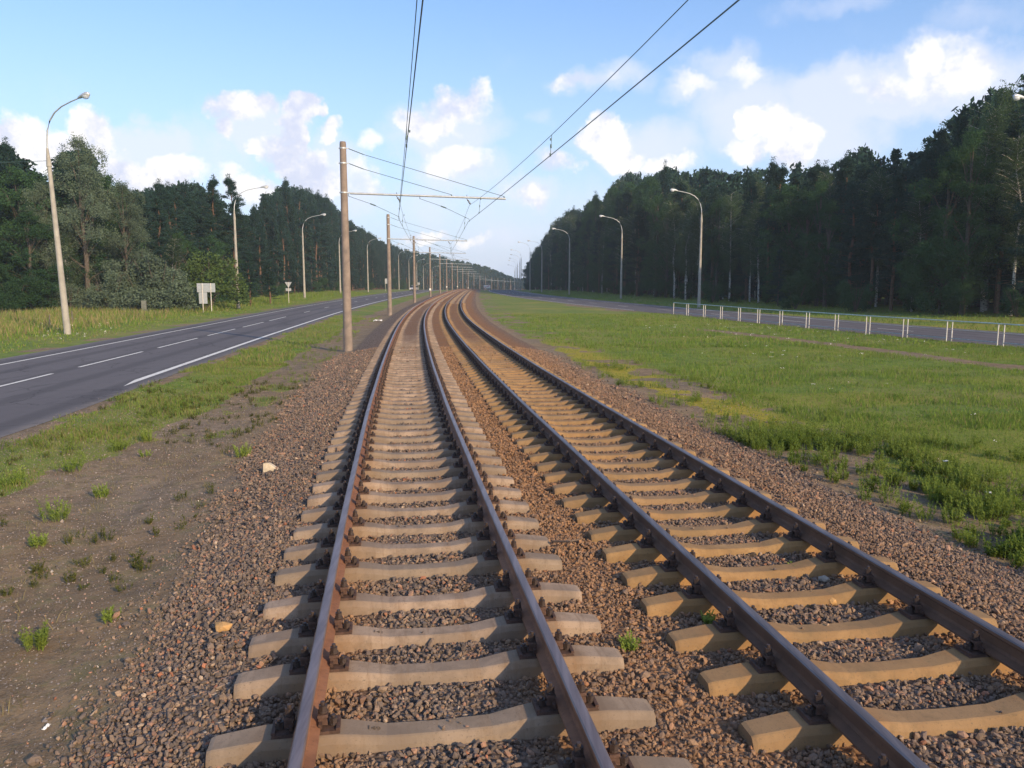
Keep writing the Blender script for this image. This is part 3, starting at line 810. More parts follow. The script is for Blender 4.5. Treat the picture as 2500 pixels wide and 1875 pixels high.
# ------------------------------------------------------------------ grass and weeds
def blades(x, y, h, w, lean, z=None, seg=1):
    """one bent triangle pair per blade"""
    n = len(x); a = rng.uniform(0, 2*np.pi, n); b_ = rng.uniform(0, 2*np.pi, n)
    z = gz(x, y) - .01 if z is None else z
    dx, dy = np.cos(a)*w/2, np.sin(a)*w/2; lx, ly = np.cos(b_)*lean*h, np.sin(b_)*lean*h
    p0 = np.stack([x-dx, y-dy, z], 1); p1 = np.stack([x+dx, y+dy, z], 1)
    q0 = np.stack([x-dx*.7+lx*.4, y-dy*.7+ly*.4, z+h*.55], 1); q1 = np.stack([x+dx*.7+lx*.4, y+dy*.7+ly*.4, z+h*.55], 1)
    t_ = np.stack([x+lx, y+ly, z+h], 1)
    V = np.stack([p0, p1, q0, q1, t_], 1).reshape(-1, 3)
    o = (np.arange(n)*5)[:, None]
    return V, (o + np.array([0, 1, 3, 2])).astype(int), (o + np.array([2, 3, 4])).astype(int)
def scatter(n, x0, x1, y0, y1, thr=.3, power=1.0, dens=grass_density):
    x = rng.uniform(x0, x1, n); y = y0 + (y1-y0) * rng.random(n) ** power
    g = dens(x, y); u = lat(x, y)
    k = (g > thr + .3*rng.random(n)) & (np.abs(x) < y*.68 + 2)
    return x[k], y[k], g[k], u[k]
def add_blades(name, sets, mat, label, cat):
    Vs, Q, T, n0 = [], [], [], 0
    for V, q, t_ in sets:
        Vs.append(V); Q.append(q+n0); T.append(t_+n0); n0 += len(V)
    me = mesh_np(name, np.concatenate(Vs), [np.concatenate(Q), np.concatenate(T)], mat)
    return tag(link(name, me), label, cat, None, 'stuff')
sets, dry = [], []
for (n, x0, x1, y0, y1, hh, ww, pw) in ((90000, 3.5, 15, 6, 18, .085, .010, 1), (120000, 2, 26, 16, 40, .10, .018, 1.2), (70000, -5, 26, 38, 78, .12, .035, 1.2),
                                      (60000, -13, -3.5, 4, 17, .065, .009, 1), (80000, -16, -4.5, 15, 32, .08, .014, 1), (36000, -17, -6, 30, 75, .11, .03, 1.2)):
    x, y, g, u = scatter(n, x0, x1, y0, y1, .25, pw)
    k = (u < -3.2) | (u > 5.8)
    k &= ~((u < -7.7) & (u > -16.4)) ; k &= rlat(x, y) < -.55
    x, y, g = x[k], y[k], g[k]
    tall = fbm(x/1.1, y/1.1, 61)
    uu = lat(x, y); yb_ = np.clip(np.exp(-((uu - 7.5) / 1.0) ** 2) * 1.2, 0, 1) * sst(y, 12, 17) * sst(y, 50, 34)
    kk = rng.random(len(x)) > .85 * yb_
    x, y, g, tall, uu = x[kk], y[kk], g[kk], tall[kk], uu[kk]
    h = hh * (.5 + 1.0*sst(tall, .35, .75)) * rng.uniform(.5, 1.4, len(x)) * np.where(uu > 0, .55 + .45 * sst(uu, 6, 10), 1)
    d = rng.random(len(x)) < np.where(lat(x, y) < 0, .30, .10)
    sets.append(blades(x[~d], y[~d], h[~d], ww, rng.uniform(.1, .7, (~d).sum())))
    dry.append(blades(x[d], y[d], h[d]*1.25, ww*.8, rng.uniform(.1, .7, d.sum())))
add_blades('grass', sets, m_grass, 'short green grass on the verges beside both tracks', 'grass')
# sparse dead stalks on the bare left-hand soil
x = rng.uniform(-9, -2.5, 9000); y = rng.uniform(4, 24, 9000)
k = (lat(x, y) < -3.0) & (lat(x, y) > -7.6) & (fbm(x/.5, y/.5, 71) > .55); x, y = x[k], y[k]
dry.append(blades(x, y, rng.uniform(.03, .14, len(x)), .006, rng.uniform(.2, 1.0, len(x))))
n_ = 5200; x = rng.uniform(-9, -2, n_); y = rng.uniform(3.5, 18, n_); k = (lat(x, y) < -2.3) & (lat(x, y) > -7.6); x, y = x[k], y[k]
V, q, t_ = blades(x, y, rng.uniform(.03, .12, len(x)), .005, rng.uniform(2, 4, len(x)), gz(x, y) + .004)
z0_ = np.repeat(gz(x, y), 5); V[:, 2] = z0_ + .006 + (V[:, 2] - z0_) * .12
dry.append((V, q, t_))
add_blades('dry_grass', dry, m_grassd, 'dry straw-coloured grass stalks scattered among the green', 'dry grass')
# tall meadow behind the left road
x = rng.uniform(-75, -18, 160000); y = rng.uniform(28, 190, 160000); u = lat(x, y)
k = (u < -17.3) & (u > -36) & (np.abs(x) < y*.72 + 2) & (rng.random(len(x)) < sst(u, -17, -18.5)*.5 + .5)
x, y, u = x[k], y[k], u[k]; h = (.10 + .45*sst(u, -19, -23)*rng.uniform(.4, 1.2, len(x))) * (.6 + .9*fbm(x/3, y/3, 81))
yl = rng.random(len(x)) < (.08 + .42*sst(u, -19.5, -23) * sst(y, 110, 60))
add_blades('roadside_meadow', [blades(x[~yl], y[~yl], h[~yl], .05, rng.uniform(.1, .5, (~yl).sum()))], m_grass, 'rough green grass between the left road and its forest', 'meadow grass')
add_blades('roadside_straw', [blades(x[yl], y[yl], h[yl]*1.1, .05, rng.uniform(.1, .5, yl.sum()))], m_grassd, 'tall straw-coloured grass beyond the left road around the lamp posts', 'dry grass')
x = rng.uniform(5, 75, 60000); y = rng.uniform(28, 230, 60000); r = rlat(x, y)
k = (r > 9.2) & (r < 24) & (np.abs(x) < y*.72 + 2); x, y = x[k], y[k]
add_blades('far_verge_grass', [blades(x, y, rng.uniform(.08, .3, len(x)), .06, rng.uniform(.1, .5, len(x)))], m_grass, 'dark green grass strip between the right road and its forest', 'grass')

def weed_parts(cx_, cy_, h, r, nst, nl):
    """feathery plant: stems with short fine side leaves"""
    a = rng.uniform(0, 2*np.pi, nst); rr_ = r*np.sqrt(rng.random(nst))*.55
    bx, by = cx_ + rr_*np.cos(a), cy_ + rr_*np.sin(a)
    hs = h*rng.uniform(.55, 1.1, nst); lean = .35*r/h
    tx, ty = np.cos(a)*lean*hs*rng.uniform(.3, 1.5, nst), np.sin(a)*lean*hs*rng.uniform(.3, 1.5, nst)
    z0 = gz(np.array([cx_]), np.array([cy_]))[0]
    si = np.repeat(np.arange(nst), nl); t = rng.uniform(.12, 1, len(si))
    px, py, pz = bx[si] + tx[si]*t, by[si] + ty[si]*t, z0 + hs[si]*t
    th = rng.uniform(0, 2*np.pi, len(si)); L = .34*h*(1.05-t)*rng.uniform(.4, 1, len(si)) + .018
    w = .015 + 0*t
    ex, ey, ez = px + np.cos(th)*L, py + np.sin(th)*L, pz + L*rng.uniform(.2, .9, len(si))
    nx_, ny_ = -np.sin(th)*w/2, np.cos(th)*w/2
    V = np.stack([np.stack([px-nx_, py-ny_, pz], 1), np.stack([px+nx_, py+ny_, pz], 1), np.stack([ex, ey, ez], 1)], 1).reshape(-1, 3)
    F = (np.arange(len(si))*3)[:, None] + np.array([0, 1, 2])
    S_ = np.stack([np.stack([bx-.003, by, np.full(nst, z0)], 1), np.stack([bx+.003, by, np.full(nst, z0)], 1), np.stack([bx+tx, by+ty, z0+hs], 1)], 1).reshape(-1, 3)
    F2 = (np.arange(nst)*3)[:, None] + np.array([0, 1, 2]) + len(V)
    return np.concatenate([V, S_]), np.concatenate([F, F2])
wv, wf, n0 = [], [], 0
cnt = 0
while cnt < 760:
    s = random.uniform(5, 30); u = 6.05 + abs(random.gauss(0, 1.5)) + (.15 if s < 9 else 0)
    x, y = trk(s, u); x, y = float(x), float(y)
    if vn(s/1.3, u/.9, 5) < .48 and random.random() < .86: continue
    if 15 < s < 34 and u < 8.6 and random.random() < .8: continue
    cnt += 1
    h = random.uniform(.12, .36); near = y < 15
    V, F = weed_parts(x, y, h, h*random.uniform(.45, .8), 13 if near else 8, 22 if near else 12)
    wv.append(V); wf.append(F+n0); n0 += len(V)
for k in range(520):
    s = random.uniform(12, 55); u = -random.uniform(5.2, 7.5) if s < 26 else -random.uniform(3.2, 7.4)
    x, y = trk(s, u); x, y = float(x), float(y)
    if vn(s/2.2, u/1.4, 9) < .5: continue
    V, F = weed_parts(x, y, random.uniform(.08, .24), .14, 6, 8)
    wv.append(V); wf.append(F+n0); n0 += len(V)
for k in range(160):      # darker patches in the right-hand verge
    x = random.uniform(6, 22); y = random.uniform(14, 50)
    if vn(x/3, y/3, 12) < .55 or rlat(x, y) > -1 or lat(x, y) < 7: continue
    V, F = weed_parts(x, y, random.uniform(.12, .26), .2, 8, 9)
    wv.append(V); wf.append(F+n0); n0 += len(V)
tag(link('verge_weeds', mesh_np('verge_weeds', np.concatenate(wv), np.concatenate(wf), m_weed)), 'bright feathery weeds crowding the edges of the ballast', 'weeds', None, 'stuff')
wv, wf, n0 = [], [], 0
for k in range(760):
    s = random.uniform(4, 26); u = -random.uniform(2.9, 7.6)
    x, y = trk(s, u); x, y = float(x), float(y)
    if vn(s/1.6, u/1.0, 15) < .46 + .12*(s < 9): continue
    V, F = weed_parts(x, y, random.uniform(.04, .16), random.uniform(.05, .16), 7, 8)
    wv.append(V); wf.append(F+n0); n0 += len(V)
tag(link('soil_weeds', mesh_np('soil_weeds', np.concatenate(wv), np.concatenate(wf), m_olive)), 'low olive plants thinly covering the soil left of the tracks', 'weeds', None, 'stuff')
TUFTS = [(-5.96, 10.12, .30, .26, 'bright green bushy weed alone on bare soil left of the tracks'),
         (-5.98, 11.33, .18, .16, 'round green weed just beyond the bushiest one on the left soil'),
         (-7.18, 15.49, .26, .22, 'dark green weed tuft near the grass edge left of the white stone'),
         (-7.25, 14.5, .20, .18, 'small weed tuft on soil, left of its darker taller neighbour'),
         (-4.74, 13.78, .22, .20, 'yellowish weed on the soil just above the pale stone'),
         (-6.54, 13.97, .14, .15, 'low weed tuft on sandy soil between two taller tufts'),
         (-7.55, 11.81, .30, .30, 'large leafy weed at the left photo edge below the road'),
         (-7.21, 12.72, .30, .30, 'broad leafy weed in the green patch below the left road'),
         (-5.52, 9.0, .16, .14, 'small green weed low at the left photo edge'),
         (-3.55, 6.74, .12, .10, 'tiny weed sprout at the foot of the left ballast slope'),
         (.90, 5.79, .12, .10, 'small green sprout in the gravel right of the left track'),
         (1.62, 6.25, .11, .09, 'weed sprout beside the nearest ochre sleeper ends'),
         (-3.95, 6.3, .20, .14, 'olive weed in the gravel at the lower left corner'),
         (2.75, 7.5, .08, .09, 'tiny green sprout in the gravel between rails of the right track')]
for (x, y, h, r, lab) in TUFTS:
    V, F = weed_parts(x, y, h, r, 26 if h > .15 else 12, 20)
    V[:, 0] -= x; V[:, 1] -= y; z0 = float(gz(np.array([x]), np.array([y]))[0]); V[:, 2] -= z0
    tag(link('weed_tuft', mesh_np('weed_tuft', V, F, m_weed), None, (x, y, z0)), lab, 'weed', 'single weeds on the soil and gravel')

# small white flowers are part of the verge: umbels on stalks
fv, ff, n0 = [], [], 0
b_ = MB()
for k in range(150):
    if k < 90: x = random.uniform(8, 22); y = random.uniform(14, 60)
    elif k < 150: y = random.uniform(36, 60); x = -random.uniform(.50, .60)*y
    else: s_ = random.uniform(15, 30); x, y = map(float, trk(s_, random.uniform(7, 9)))
    if rlat(x, y) > -.8 or (lat(x, y) > -17.2 and lat(x, y) < 6.8): continue
    z = float(gz(np.array([x]), np.array([y]))[0]); h = random.uniform(.15, .3) if x > 0 else random.uniform(.3, .6); r = random.uniform(.008, .016) * (1 + y/50)
    h *= .6
    for q in range(4): b_.box((x + random.uniform(-3, 3)*r, y + random.uniform(-3, 3)*r, z + h*random.uniform(.7, 1)), (r, r, r*.5), random.random()*3)
tag(b_.build('white_flowers', m_white), 'tiny white umbel flowers dotted through the verge grass', 'wild flowers', None, 'stuff')

# ------------------------------------------------------------------ loose things on the ground
def lump(name, loc, size, mat, label, cat, seed, sharp=.25, group=None, rot=(0, 0, 0)):
    r_ = np.random.default_rng(seed)
    V = ICO * (1 + (r_.random((12, 1)) - .5)*sharp*2) * np.array(size)
    me = mesh_np(name, V, ICF, mat)
    o = link(name, me, None, loc); o.rotation_euler = rot
    md = o.modifiers.new('b', 'BEVEL'); md.width = min(size)*.12; md.segments = 1
    return tag(o, label, cat, group)
def gl(x, y): return float(gz(np.array([x]), np.array([y]))[0])
b_ = MB(); b_.poly([(-.10, 0, 0), (.12, .02, 0), (.11, .03, .04), (-.03, .0, .15), (-.09, 0, .14)], (.03, .10, -.02))
o = b_.build('broken_concrete_chunk', m_rock, None, (-3.74, 12.05, gl(-3.74, 12.05) + .0)); o.rotation_euler = (0, 0, .15)
tag(o, 'pale wedge-shaped chunk of concrete lying at the left edge of the ballast', 'stone')
lump('brick_fragment', (-2.34, 6.15, gl(-2.34, 6.15)+.03), (.085, .055, .045), m_brick, 'ochre broken brick piece in the gravel left of the leftmost rail', 'brick piece', 4)
lump('rounded_stone', (2.79, 6.68, gl(2.79, 6.68)+.03), (.05, .05, .035), m_brick, 'rounded tan stone in the gravel between rails of the right track', 'stone', 5, .12)
lump('grey_stone', (2.93, 7.19, gl(2.93, 7.19)+.03), (.07, .045, .035), m_rock2, 'pale grey angular stone between rails of the right track, beyond the tan one', 'stone', 6, .3)
def film(name, loc, sx, sy, label, cat, seed):
    r_ = np.random.default_rng(seed); n = 6; V = []; F = []
    for i in range(n):
        for j in range(n):
            V.append((sx*(i/(n-1)-.5)*(1+.3*r_.random()), sy*(j/(n-1)-.5)*(1+.3*r_.random()), .5*min(sx, sy)*r_.random()))
    for i in range(n-1):
        for j in range(n-1): F.append((i*n+j, (i+1)*n+j, (i+1)*n+j+1, i*n+j+1))
    o = link(name, mesh_np(name, np.array(V), np.array(F), m_paper), None, loc)
    md = o.modifiers.new('s', 'SOLIDIFY'); md.thickness = .002
    return tag(o, label, cat, 'white litter on the ground')
film('plastic_bag', (-10.8, 64.4, gl(-10.8, 64.4)+.02), .55, .35, 'crumpled white bag in the grass beside the second overhead-line pole', 'litter', 1)
film('paper_scrap', (6.9, 12.4, gl(6.9, 12.4)+.14), .10, .05, 'white scrap caught in weeds of the right verge, upper of two', 'litter', 2)
film('paper_scrap', (6.5, 10.6, gl(6.5, 10.6)+.12), .07, .05, 'white scrap in weeds low on the right verge, lower of two', 'litter', 3)
film('paper_scrap', (-3.13, 5.03, gl(-3.13, 5.03)+.02), .02, .06, 'torn pale paper in the gravel of the bottom left corner', 'litter', 4)
for (p, q, lab) in (((.28, 8.6), (.62, 8.25), 'short dead stick lying in gravel across sleeper ends, upper one'), ((.35, 7.95), (.68, 8.12), 'short dead stick in gravel beside the left track\'s right rail, lower one')):
    b_ = MB(); x0, y0 = p; x1, y1 = q; xm, ym = (x0+x1)/2+.02, (y0+y1)/2
    x0 += .95; x1 += .95; xm += .95
    b_.tube([(x0, y0, gl(x0, y0)+.03), (xm, ym, gl(xm, ym)+.05), (x1, y1, gl(x1, y1)+.03)], [.012, .009, .006], 6)
    tag(b_.build('fallen_stick', m_stick), lab, 'stick', 'dead sticks on the ballast')
b_ = MB(); b_.tube([(.42, 8.1, -.24), (.6, 7.95, -.19), (.72, 7.98, -.17)], [.013, .01, .006], 6); b_.tube([(.55, 7.98, -.2), (.62, 8.12, -.2)], [.008, .004], 5)
tag(b_.build('fallen_branch', m_stick), 'dark twig lying on a sleeper against the left track\'s right rail', 'twig')

# ------------------------------------------------------------------ overhead line poles
POLE_S = [37.6 + 39*k for k in range(17)]
def proj_pole(k):
    s = POLE_S[k]; x, y = trk(s, -2.8); return float(x), float(y), float(heading(s))
def band(b_, z, r, ):
    b_.tube([(0, 0, z-.03), (0, 0, z+.03)], r, 14); b_.box((-r-.02, 0, z), (.05, .04, .05)); b_.box((r+.04, 0, z), (.10, .04, .05))
def make_line_pole(detail=True, plate=False):
    t_ = empty('overhead_line_pole')
    n = 16 if detail else 8
    b_ = MB(); b_.tube([(0, 0, -.5), (0, 0, 0), (0, 0, 9.22), (0, 0, 9.34)], [.215, .208, .145, .130], n)
    b_.build('concrete_shaft', m_conc, t_, smooth_=True)
    for z, r in ((9.05, .160), (8.40, .166), (7.10, .180)):
        b_ = MB(); band(b_, z, r); b_.build('steel_band', m_galv, t_)
    a = MB(); a.tube([(.26, 0, 7.08), (7.35, 0, 6.92)], .050, 10); arm = a.build('bracket_arm', m_galv, t_, smooth_=True)
    for (zz0, xe, ze) in ((9.05, 7.28, 7.02), (8.40, 4.85, 7.07)):
        b_ = MB(); b_.tube([(.22, 0, zz0), (.9, 0, zz0 - .9*(zz0-ze)/xe)], .02, 6)
        b_.tube([(.9, 0, zz0 - .9*(zz0-ze)/xe), (xe, 0, ze)], .013, 6)
        b_.tube([(xe, 0, ze), (xe, 0, ze-.12)], .03, 6)
        b_.build('stay_wire', m_wire, t_)
    for x0 in (2.5, 5.7):
        zt = 7.08 - .16*(x0-.26)/7.1
        b_ = MB(); b_.tube([(x0-.15, 0, zt+.12), (x0-.15, 0, zt-.06)], .012, 5)
        b_.tube([(x0-.15, 0, zt-.06), (x0+.02, 0, zt-.32)], .016, 6)
        for q in (.3, .55, .8): b_.tube([(x0-.15+.17*q, 0, zt-.06-.26*q+.02), (x0-.15+.17*q+.012, 0, zt-.06-.26*q-.02)], .045, 8)
        b_.build('insulator', m_dark, arm)
        b_ = MB(); b_.tube([(x0-2.3, 0, zt+.10), (x0-2.3, 0, zt-.10)], .014, 5)
        b_.tube([(x0-2.3, 0, zt-.08), (x0-1.2, 0, zt-.45), (x0-.05, 0, zt-.98), (x0-.03, 0, zt-1.10)], .010, 5)
        b_.tube([(x0-1.35, 0, zt-.40), (x0-1.1, 0, zt-.49)], .03, 6)
        b_.build('pull_off_rod', m_wire, arm)
    if plate:
        b_ = MB(); b_.box((0, -.25, 1.35), (.34, .03, .40)); b_.build('number_plate', m_white, t_)
    return t_
pa, pb = make_line_pole(True, False), make_line_pole(True, True)
used = {0: False, 1: False}
DESC = ['nearest and tallest concrete pole of the overhead line, left of the tracks', 'second brown concrete pole of the overhead line from the camera', 'third concrete pole of the overhead line, in front of the oncoming car',
        'fourth overhead-line pole, carrying a white plate low down']
for k in range(17):
    pl = k in (3, 5, 7, 9); src_ = pb if pl else pa
    o = copy_tree(src_) if used[int(pl)] else src_; used[int(pl)] = True
    x, y, h = proj_pole(k)
    o.location = (x, y, float(zr(y)) - .47); o.rotation_euler = (0, 0, -h)
    lab = DESC[k] if k < 4 else 'distant overhead-line pole with bracket arm%s, %s from the camera' % (' and white plate' if pl else '', ORD[k])
    tag(o, lab, 'pole', 'overhead line poles along the left track')

# overhead wires
def support(k, tr):
    """contact and messenger points of track tr at pole k (k = -1 is behind the camera)"""
    s = 37.6 + 39*k; u = -2.8 + (2.47 if tr == 0 else 5.67)
    x, y = trk(s, u); x, y = float(x), float(y); z = float(zr(y))
    c = z + (5.52 if tr == 0 else 5.40); m = z + (6.24 if tr == 0 else 6.14)
    st = (.12 if k % 2 else -.06)
    if k < 0: x += .40; st = .04 if tr == 0 else 0
    return Vector((x + st, y, c)), Vector((x, y, m))
def wire_tube(name, pts, r, parent=None):
    b_ = MB(); b_.tube(pts, r, 5); return b_.build(name, m_wire, parent)
for tr, nm in ((0, 'left'), (1, 'right')):
    cp, mp, drops = [], [], []
    for k in range(-1, 16):
        c0, m0 = support(k, tr); c1, m1 = support(k+1, tr)
        L = 12 if k < 4 else 5
        sag = .34
        for i in range(L):
            t_ = i/L
            cp.append(c0.lerp(c1, t_) - Vector((0, 0, .05*4*t_*(1-t_))))
            mp.append(m0.lerp(m1, t_) - Vector((0, 0, sag*4*t_*(1-t_))))
        if k < 4:
            for t_ in (.12, .5, .88) :
                drops.append((c0.lerp(c1, t_) - Vector((0, 0, .05*4*t_*(1-t_))), m0.lerp(m1, t_) - Vector((0, 0, sag*4*t_*(1-t_)))))
    w1 = wire_tube('contact_wire', cp, .0095); w2 = wire_tube('messenger_wire', mp, .007)
    tag(w1, 'lower contact wire hanging above the %s track' % nm, 'wire', 'overhead wires')
    tag(w2, 'upper messenger wire hanging above the %s track' % nm, 'wire', 'overhead wires')
    for a, b2 in drops:
        q = MB(); q.tube([a, b2], .007, 5); mid_p = a.lerp(b2, .45); q.tube([mid_p - Vector((0, 0, .04)), mid_p + Vector((0, 0, .04))], .022, 6)
        q.tube([a - Vector((0, 0, .02)), a + Vector((0, 0, .05))], .02, 6)
        d = (b2 + Vector((0, .5, 0.0))); q.tube([d - Vector((0, 0, .04)), d + Vector((0, 0, .01))], .018, 5)
        q.build('dropper', m_wire, w2)

# ------------------------------------------------------------------ street lamps
def make_lamp(H=10.3):
    t_ = empty('street_lamp')
    b_ = MB(); b_.tube([(0, 0, -.4), (0, 0, 0), (0, 0, H)], [.20, .195, .110], 14); b_.build('concrete_column', m_lampc, t_, smooth_=True)
    b_ = MB(); b_.tube([(0, 0, H-.35), (0, 0, H), (0, 0, H+.75)], [.15, .125, .055], 12); b_.build('collar', m_lampc, t_, smooth_=True)
    pts = [(0, 0, H+.5), (.03, 0, H+1.1), (.16, 0, H+1.7), (.45, 0, H+2.25), (.9, 0, H+2.65), (1.5, 0, H+2.92), (2.3, 0, H+3.1), (3.0, 0, H+3.22)]
    b_ = MB(); b_.tube(pts, [.05, .047, .045, .042, .04, .038, .036, .034], 8); b_.build('curved_arm', m_galv, t_, smooth_=True)
    hz_ = H+3.26
    b_ = MB(); b_.tube([(2.9, 0, hz_-.04), (3.05, 0, hz_), (3.3, 0, hz_+.05), (3.55, 0, hz_+.08), (3.72, 0, hz_+.06), (3.78, 0, hz_+.03)], [.05, .09, .12, .14, .11, .03], 12)
    hd = b_.build('lamp_head', m_galv, t_, smooth_=True)
    b_ = MB(); b_.tube([(3.28, 0, hz_+.0), (3.36, 0, hz_-.03), (3.5, 0, hz_-.04), (3.64, 0, hz_-.03), (3.74, 0, hz_+.01)], [.05, .12, .15, .12, .04], 12)
    b_.build('glass_bowl', m_glass, hd, smooth_=True)
    return t_
LL = [(-26.1, 46.9, 9.9, 13.3, -25), (-30.3, 88.8, 10.0, 0, 0), (-33.3, 129, 10.1, 0, 0), (-36.5, 171, 10.1, 0, 0), (-38.1, 213, 10.6, 0, 0), (-39.2, 255, 11.0, 0, 0), (-41.7, 297, 10.9, 0, 0), (-43.3, 339, 10.8, 0, 0), (-45, 381, 11, 0, 0), (-46.5, 423, 11, 0, 0), (-46, 465, 11, 0, 0)]
RL = [(37.4, 56, 11.6), (21.9, 94, 10.2), (17.9, 132, 10.1), (12.1, 170, 10.4), (7.7, 208, 10.0), (5.5, 246, 11.2), (3.2, 284, 10.7), (3.1, 322, 10.6), (2.5, 360, 10.7), (2.0, 400, 11.4), (1.4, 440, 11.0)]
lamp0 = make_lamp(); first = True
def place_lamp(x, y, Ht, rz, lab, grp):
    global first
    o = lamp0 if first else copy_tree(lamp0); first = False
    z = gl(x, y); o.location = (x, y, z); o.rotation_euler = (0, 0, rz)
    top = Ht - (z - float(zr(y))) ; k = (Ht + .45) / 10.3
    o.scale = (1, 1, (Ht + .47 + float(zr(y)) * 0 ) / 10.3)
    return tag(o, lab, 'street lamp', grp)
for i, L in enumerate(LL):
    h = float(np.arctan(np.interp(L[1], TY, TT)))
    rz = -h + (R(-30) if i == 0 else 0)
    lab = ['tall concrete street lamp left of the left road, nearest and leftmost of all', 'concrete street lamp with curved arm beyond the left road, second from the left edge', 'concrete street lamp on the left verge, third from the left edge',
           'concrete street lamp seen just left of the nearest overhead-line pole'][i] if i < 4 else 'small far street lamp in the left-hand row, %s of it from the left' % ORD[i]
    o = place_lamp(L[0], L[1], L[2] - .45, rz, lab, 'street lamps along the left road')
    if i == 0: o.rotation_mode = 'XYZ'; o.matrix_world = Matrix.Translation(o.location) @ Matrix.Rotation(R(-2.2), 4, 'Y') @ Matrix.Rotation(rz, 4, 'Z') @ Matrix.Diagonal((1, 1, o.scale[2], 1))
for i, L in enumerate(RL):
    h = float(np.arctan(np.interp(L[1], TY, RT)))
    lab = ['street lamp whose head pokes in at the right photo edge', 'concrete street lamp behind the start of the metal railing', 'concrete street lamp against the dark right forest, second from the railing',
           'concrete street lamp against the right forest, third from the railing'][i] if i < 4 else 'far street lamp in the right-hand row, %s counting from the railing' % ORD[i]
    place_lamp(L[0], L[1], L[2] - .45, math.pi - h*.4, lab, 'street lamps along the right road')
# thin wire fastened to the nearest left lamp
b_ = MB(); b_.tube([(-26.1, 46.9, 9.3), (-34, 49, 9.35), (-44, 52, 9.9)], .012, 4)
tag(b_.build('lamp_feed_wire', m_wire), 'thin wire running left from the nearest left lamp into the trees', 'wire')

# ------------------------------------------------------------------ signs, box, stakes, town sign
z = gl(-30, 78)
t_ = tag(empty('direction_sign', (-29.95, 78.66, z), R(8)), 'grey back of a T-shaped road sign on two posts by the left forest', 'road sign')
b_ = MB(); b_.box((.02, .05, 2.42), (1.72, .03, .86)); o = b_.build('wide_panel', m_signback, t_)
b_ = MB(); b_.box((.02, .028, 2.65), (1.5, .02, .05)); b_.box((.02, .028, 2.2), (1.5, .02, .05)); b_.build('panel_brace', m_fbar, o)
b_ = MB(); b_.box((-.30, .05, 1.42), (.78, .03, 1.10)); b_.build('lower_panel', m_signback, t_)
for px in (-.33, .46):
    b_ = MB(); b_.tube([(px, 0, -.2), (px, 0, 2.86)], .038, 10); b_.build('post', m_fpost, t_, smooth_=True)
z = gl(-29.9, 107.6)
t_ = tag(empty('give_way_sign', (-29.93, 107.67, z), R(8)), 'small triangular sign seen from behind between second and third left lamps', 'road sign')
b_ = MB(); b_.poly([(-.46, .04, 2.85), (.46, .04, 2.85), (0, .04, 2.08)], (0, .02, 0)); b_.build('triangle_panel', m_signback, t_)
b_ = MB(); b_.box((0, .05, 1.85), (.72, .02, .36)); b_.build('lower_plate', m_signback, t_)
b_ = MB(); b_.tube([(0, 0, -.2), (0, 0, 2.80)], .035, 8); b_.build('post', m_fpost, t_, smooth_=True)
z = gl(-37, 235)
t_ = tag(empty('roadside_board', (-36.8, 236, z), R(6)), 'pale rectangular board on posts glimpsed beside the second line pole', 'road sign')
b_ = MB(); b_.box((0, .05, 2.9), (.9, .05, 1.5)); b_.build('panel', m_signback, t_)
for px in (-.3, .3):
    b_ = MB(); b_.tube([(px, 0, -.2), (px, 0, 3.6)], .04, 6); b_.build('post', m_fpost, t_)
t_ = tag(empty('round_sign', (-44.6, 385, gl(-44.6, 385)), 0), 'tiny pale sign low on the far left-hand lamp row', 'road sign')
b_ = MB(); b_.box((0, -.3, 3.2), (1.1, .05, 1.1)); b_.build('panel', m_signback, t_)
b_ = MB(); b_.tube([(0, -.25, -.2), (0, -.25, 3.6)], .05, 6); b_.build('post', m_fpost, t_)
t_ = tag(empty('marker_block', (-34.4, 75, gl(-34.4, 75)), .2), 'upright grey concrete block half hidden in grass before the left forest', 'concrete block')
b_ = MB(); b_.box((0, 0, .5), (.44, .30, 1.3), 0, .94); b_.build('block', m_block, t_)
b_ = MB(); b_.box((0, 0, 1.17), (.40, .25, .05)); b_.build('cap', m_block, t_)
for (px, py, lab) in ((-31.6, 57.5, 'thin dark wooden stake in the meadow, right one near the nearest left lamp'), (-29.6, 51.2, 'thin dark wooden stake in the meadow, left one near the nearest left lamp')):
    b_ = MB(); b_.tube([(0, 0, -.2), (.02, 0, .95)], [.045, .035], 6); tag(b_.build('wooden_stake', m_wood, None, (px, py, gl(px, py))), lab, 'stake', 'stakes in the left meadow')
sx, sy = -8.0, 258.0; z = float(zr(sy)) - .5
t_ = tag(empty('town_sign', (sx, sy, z), R(-2)), 'white roadside board with dark lettering and red stroke at the far crest', 'road sign')
b_ = MB(); b_.box((0, 0, 1.35), (2.1, .05, .98)); o = b_.build('panel', m_white, t_)
b_ = MB()
for k, (w_, hh) in enumerate(((.10, .42), (.16, .34), (.12, .42), (.20, .30), (.12, .40), (.14, .36), (.18, .34))):
    b_.box((-.72 + .23*k, -.032, 1.33), (w_, .012, hh))
b_.build('lettering', m_fbar, o)
b_ = MB(); b_.poly([(-.78, -.045, .98), (-.66, -.045, .92), (.78, -.045, 1.72), (.66, -.045, 1.78)], (0, -.01, 0)); b_.build('red_stroke', m_red, o)
for px in (-.75, .75):
    b_ = MB(); b_.tube([(px, .05, -.3), (px, .05, 1.8)], .04, 8); b_.build('post', m_fpost, t_)

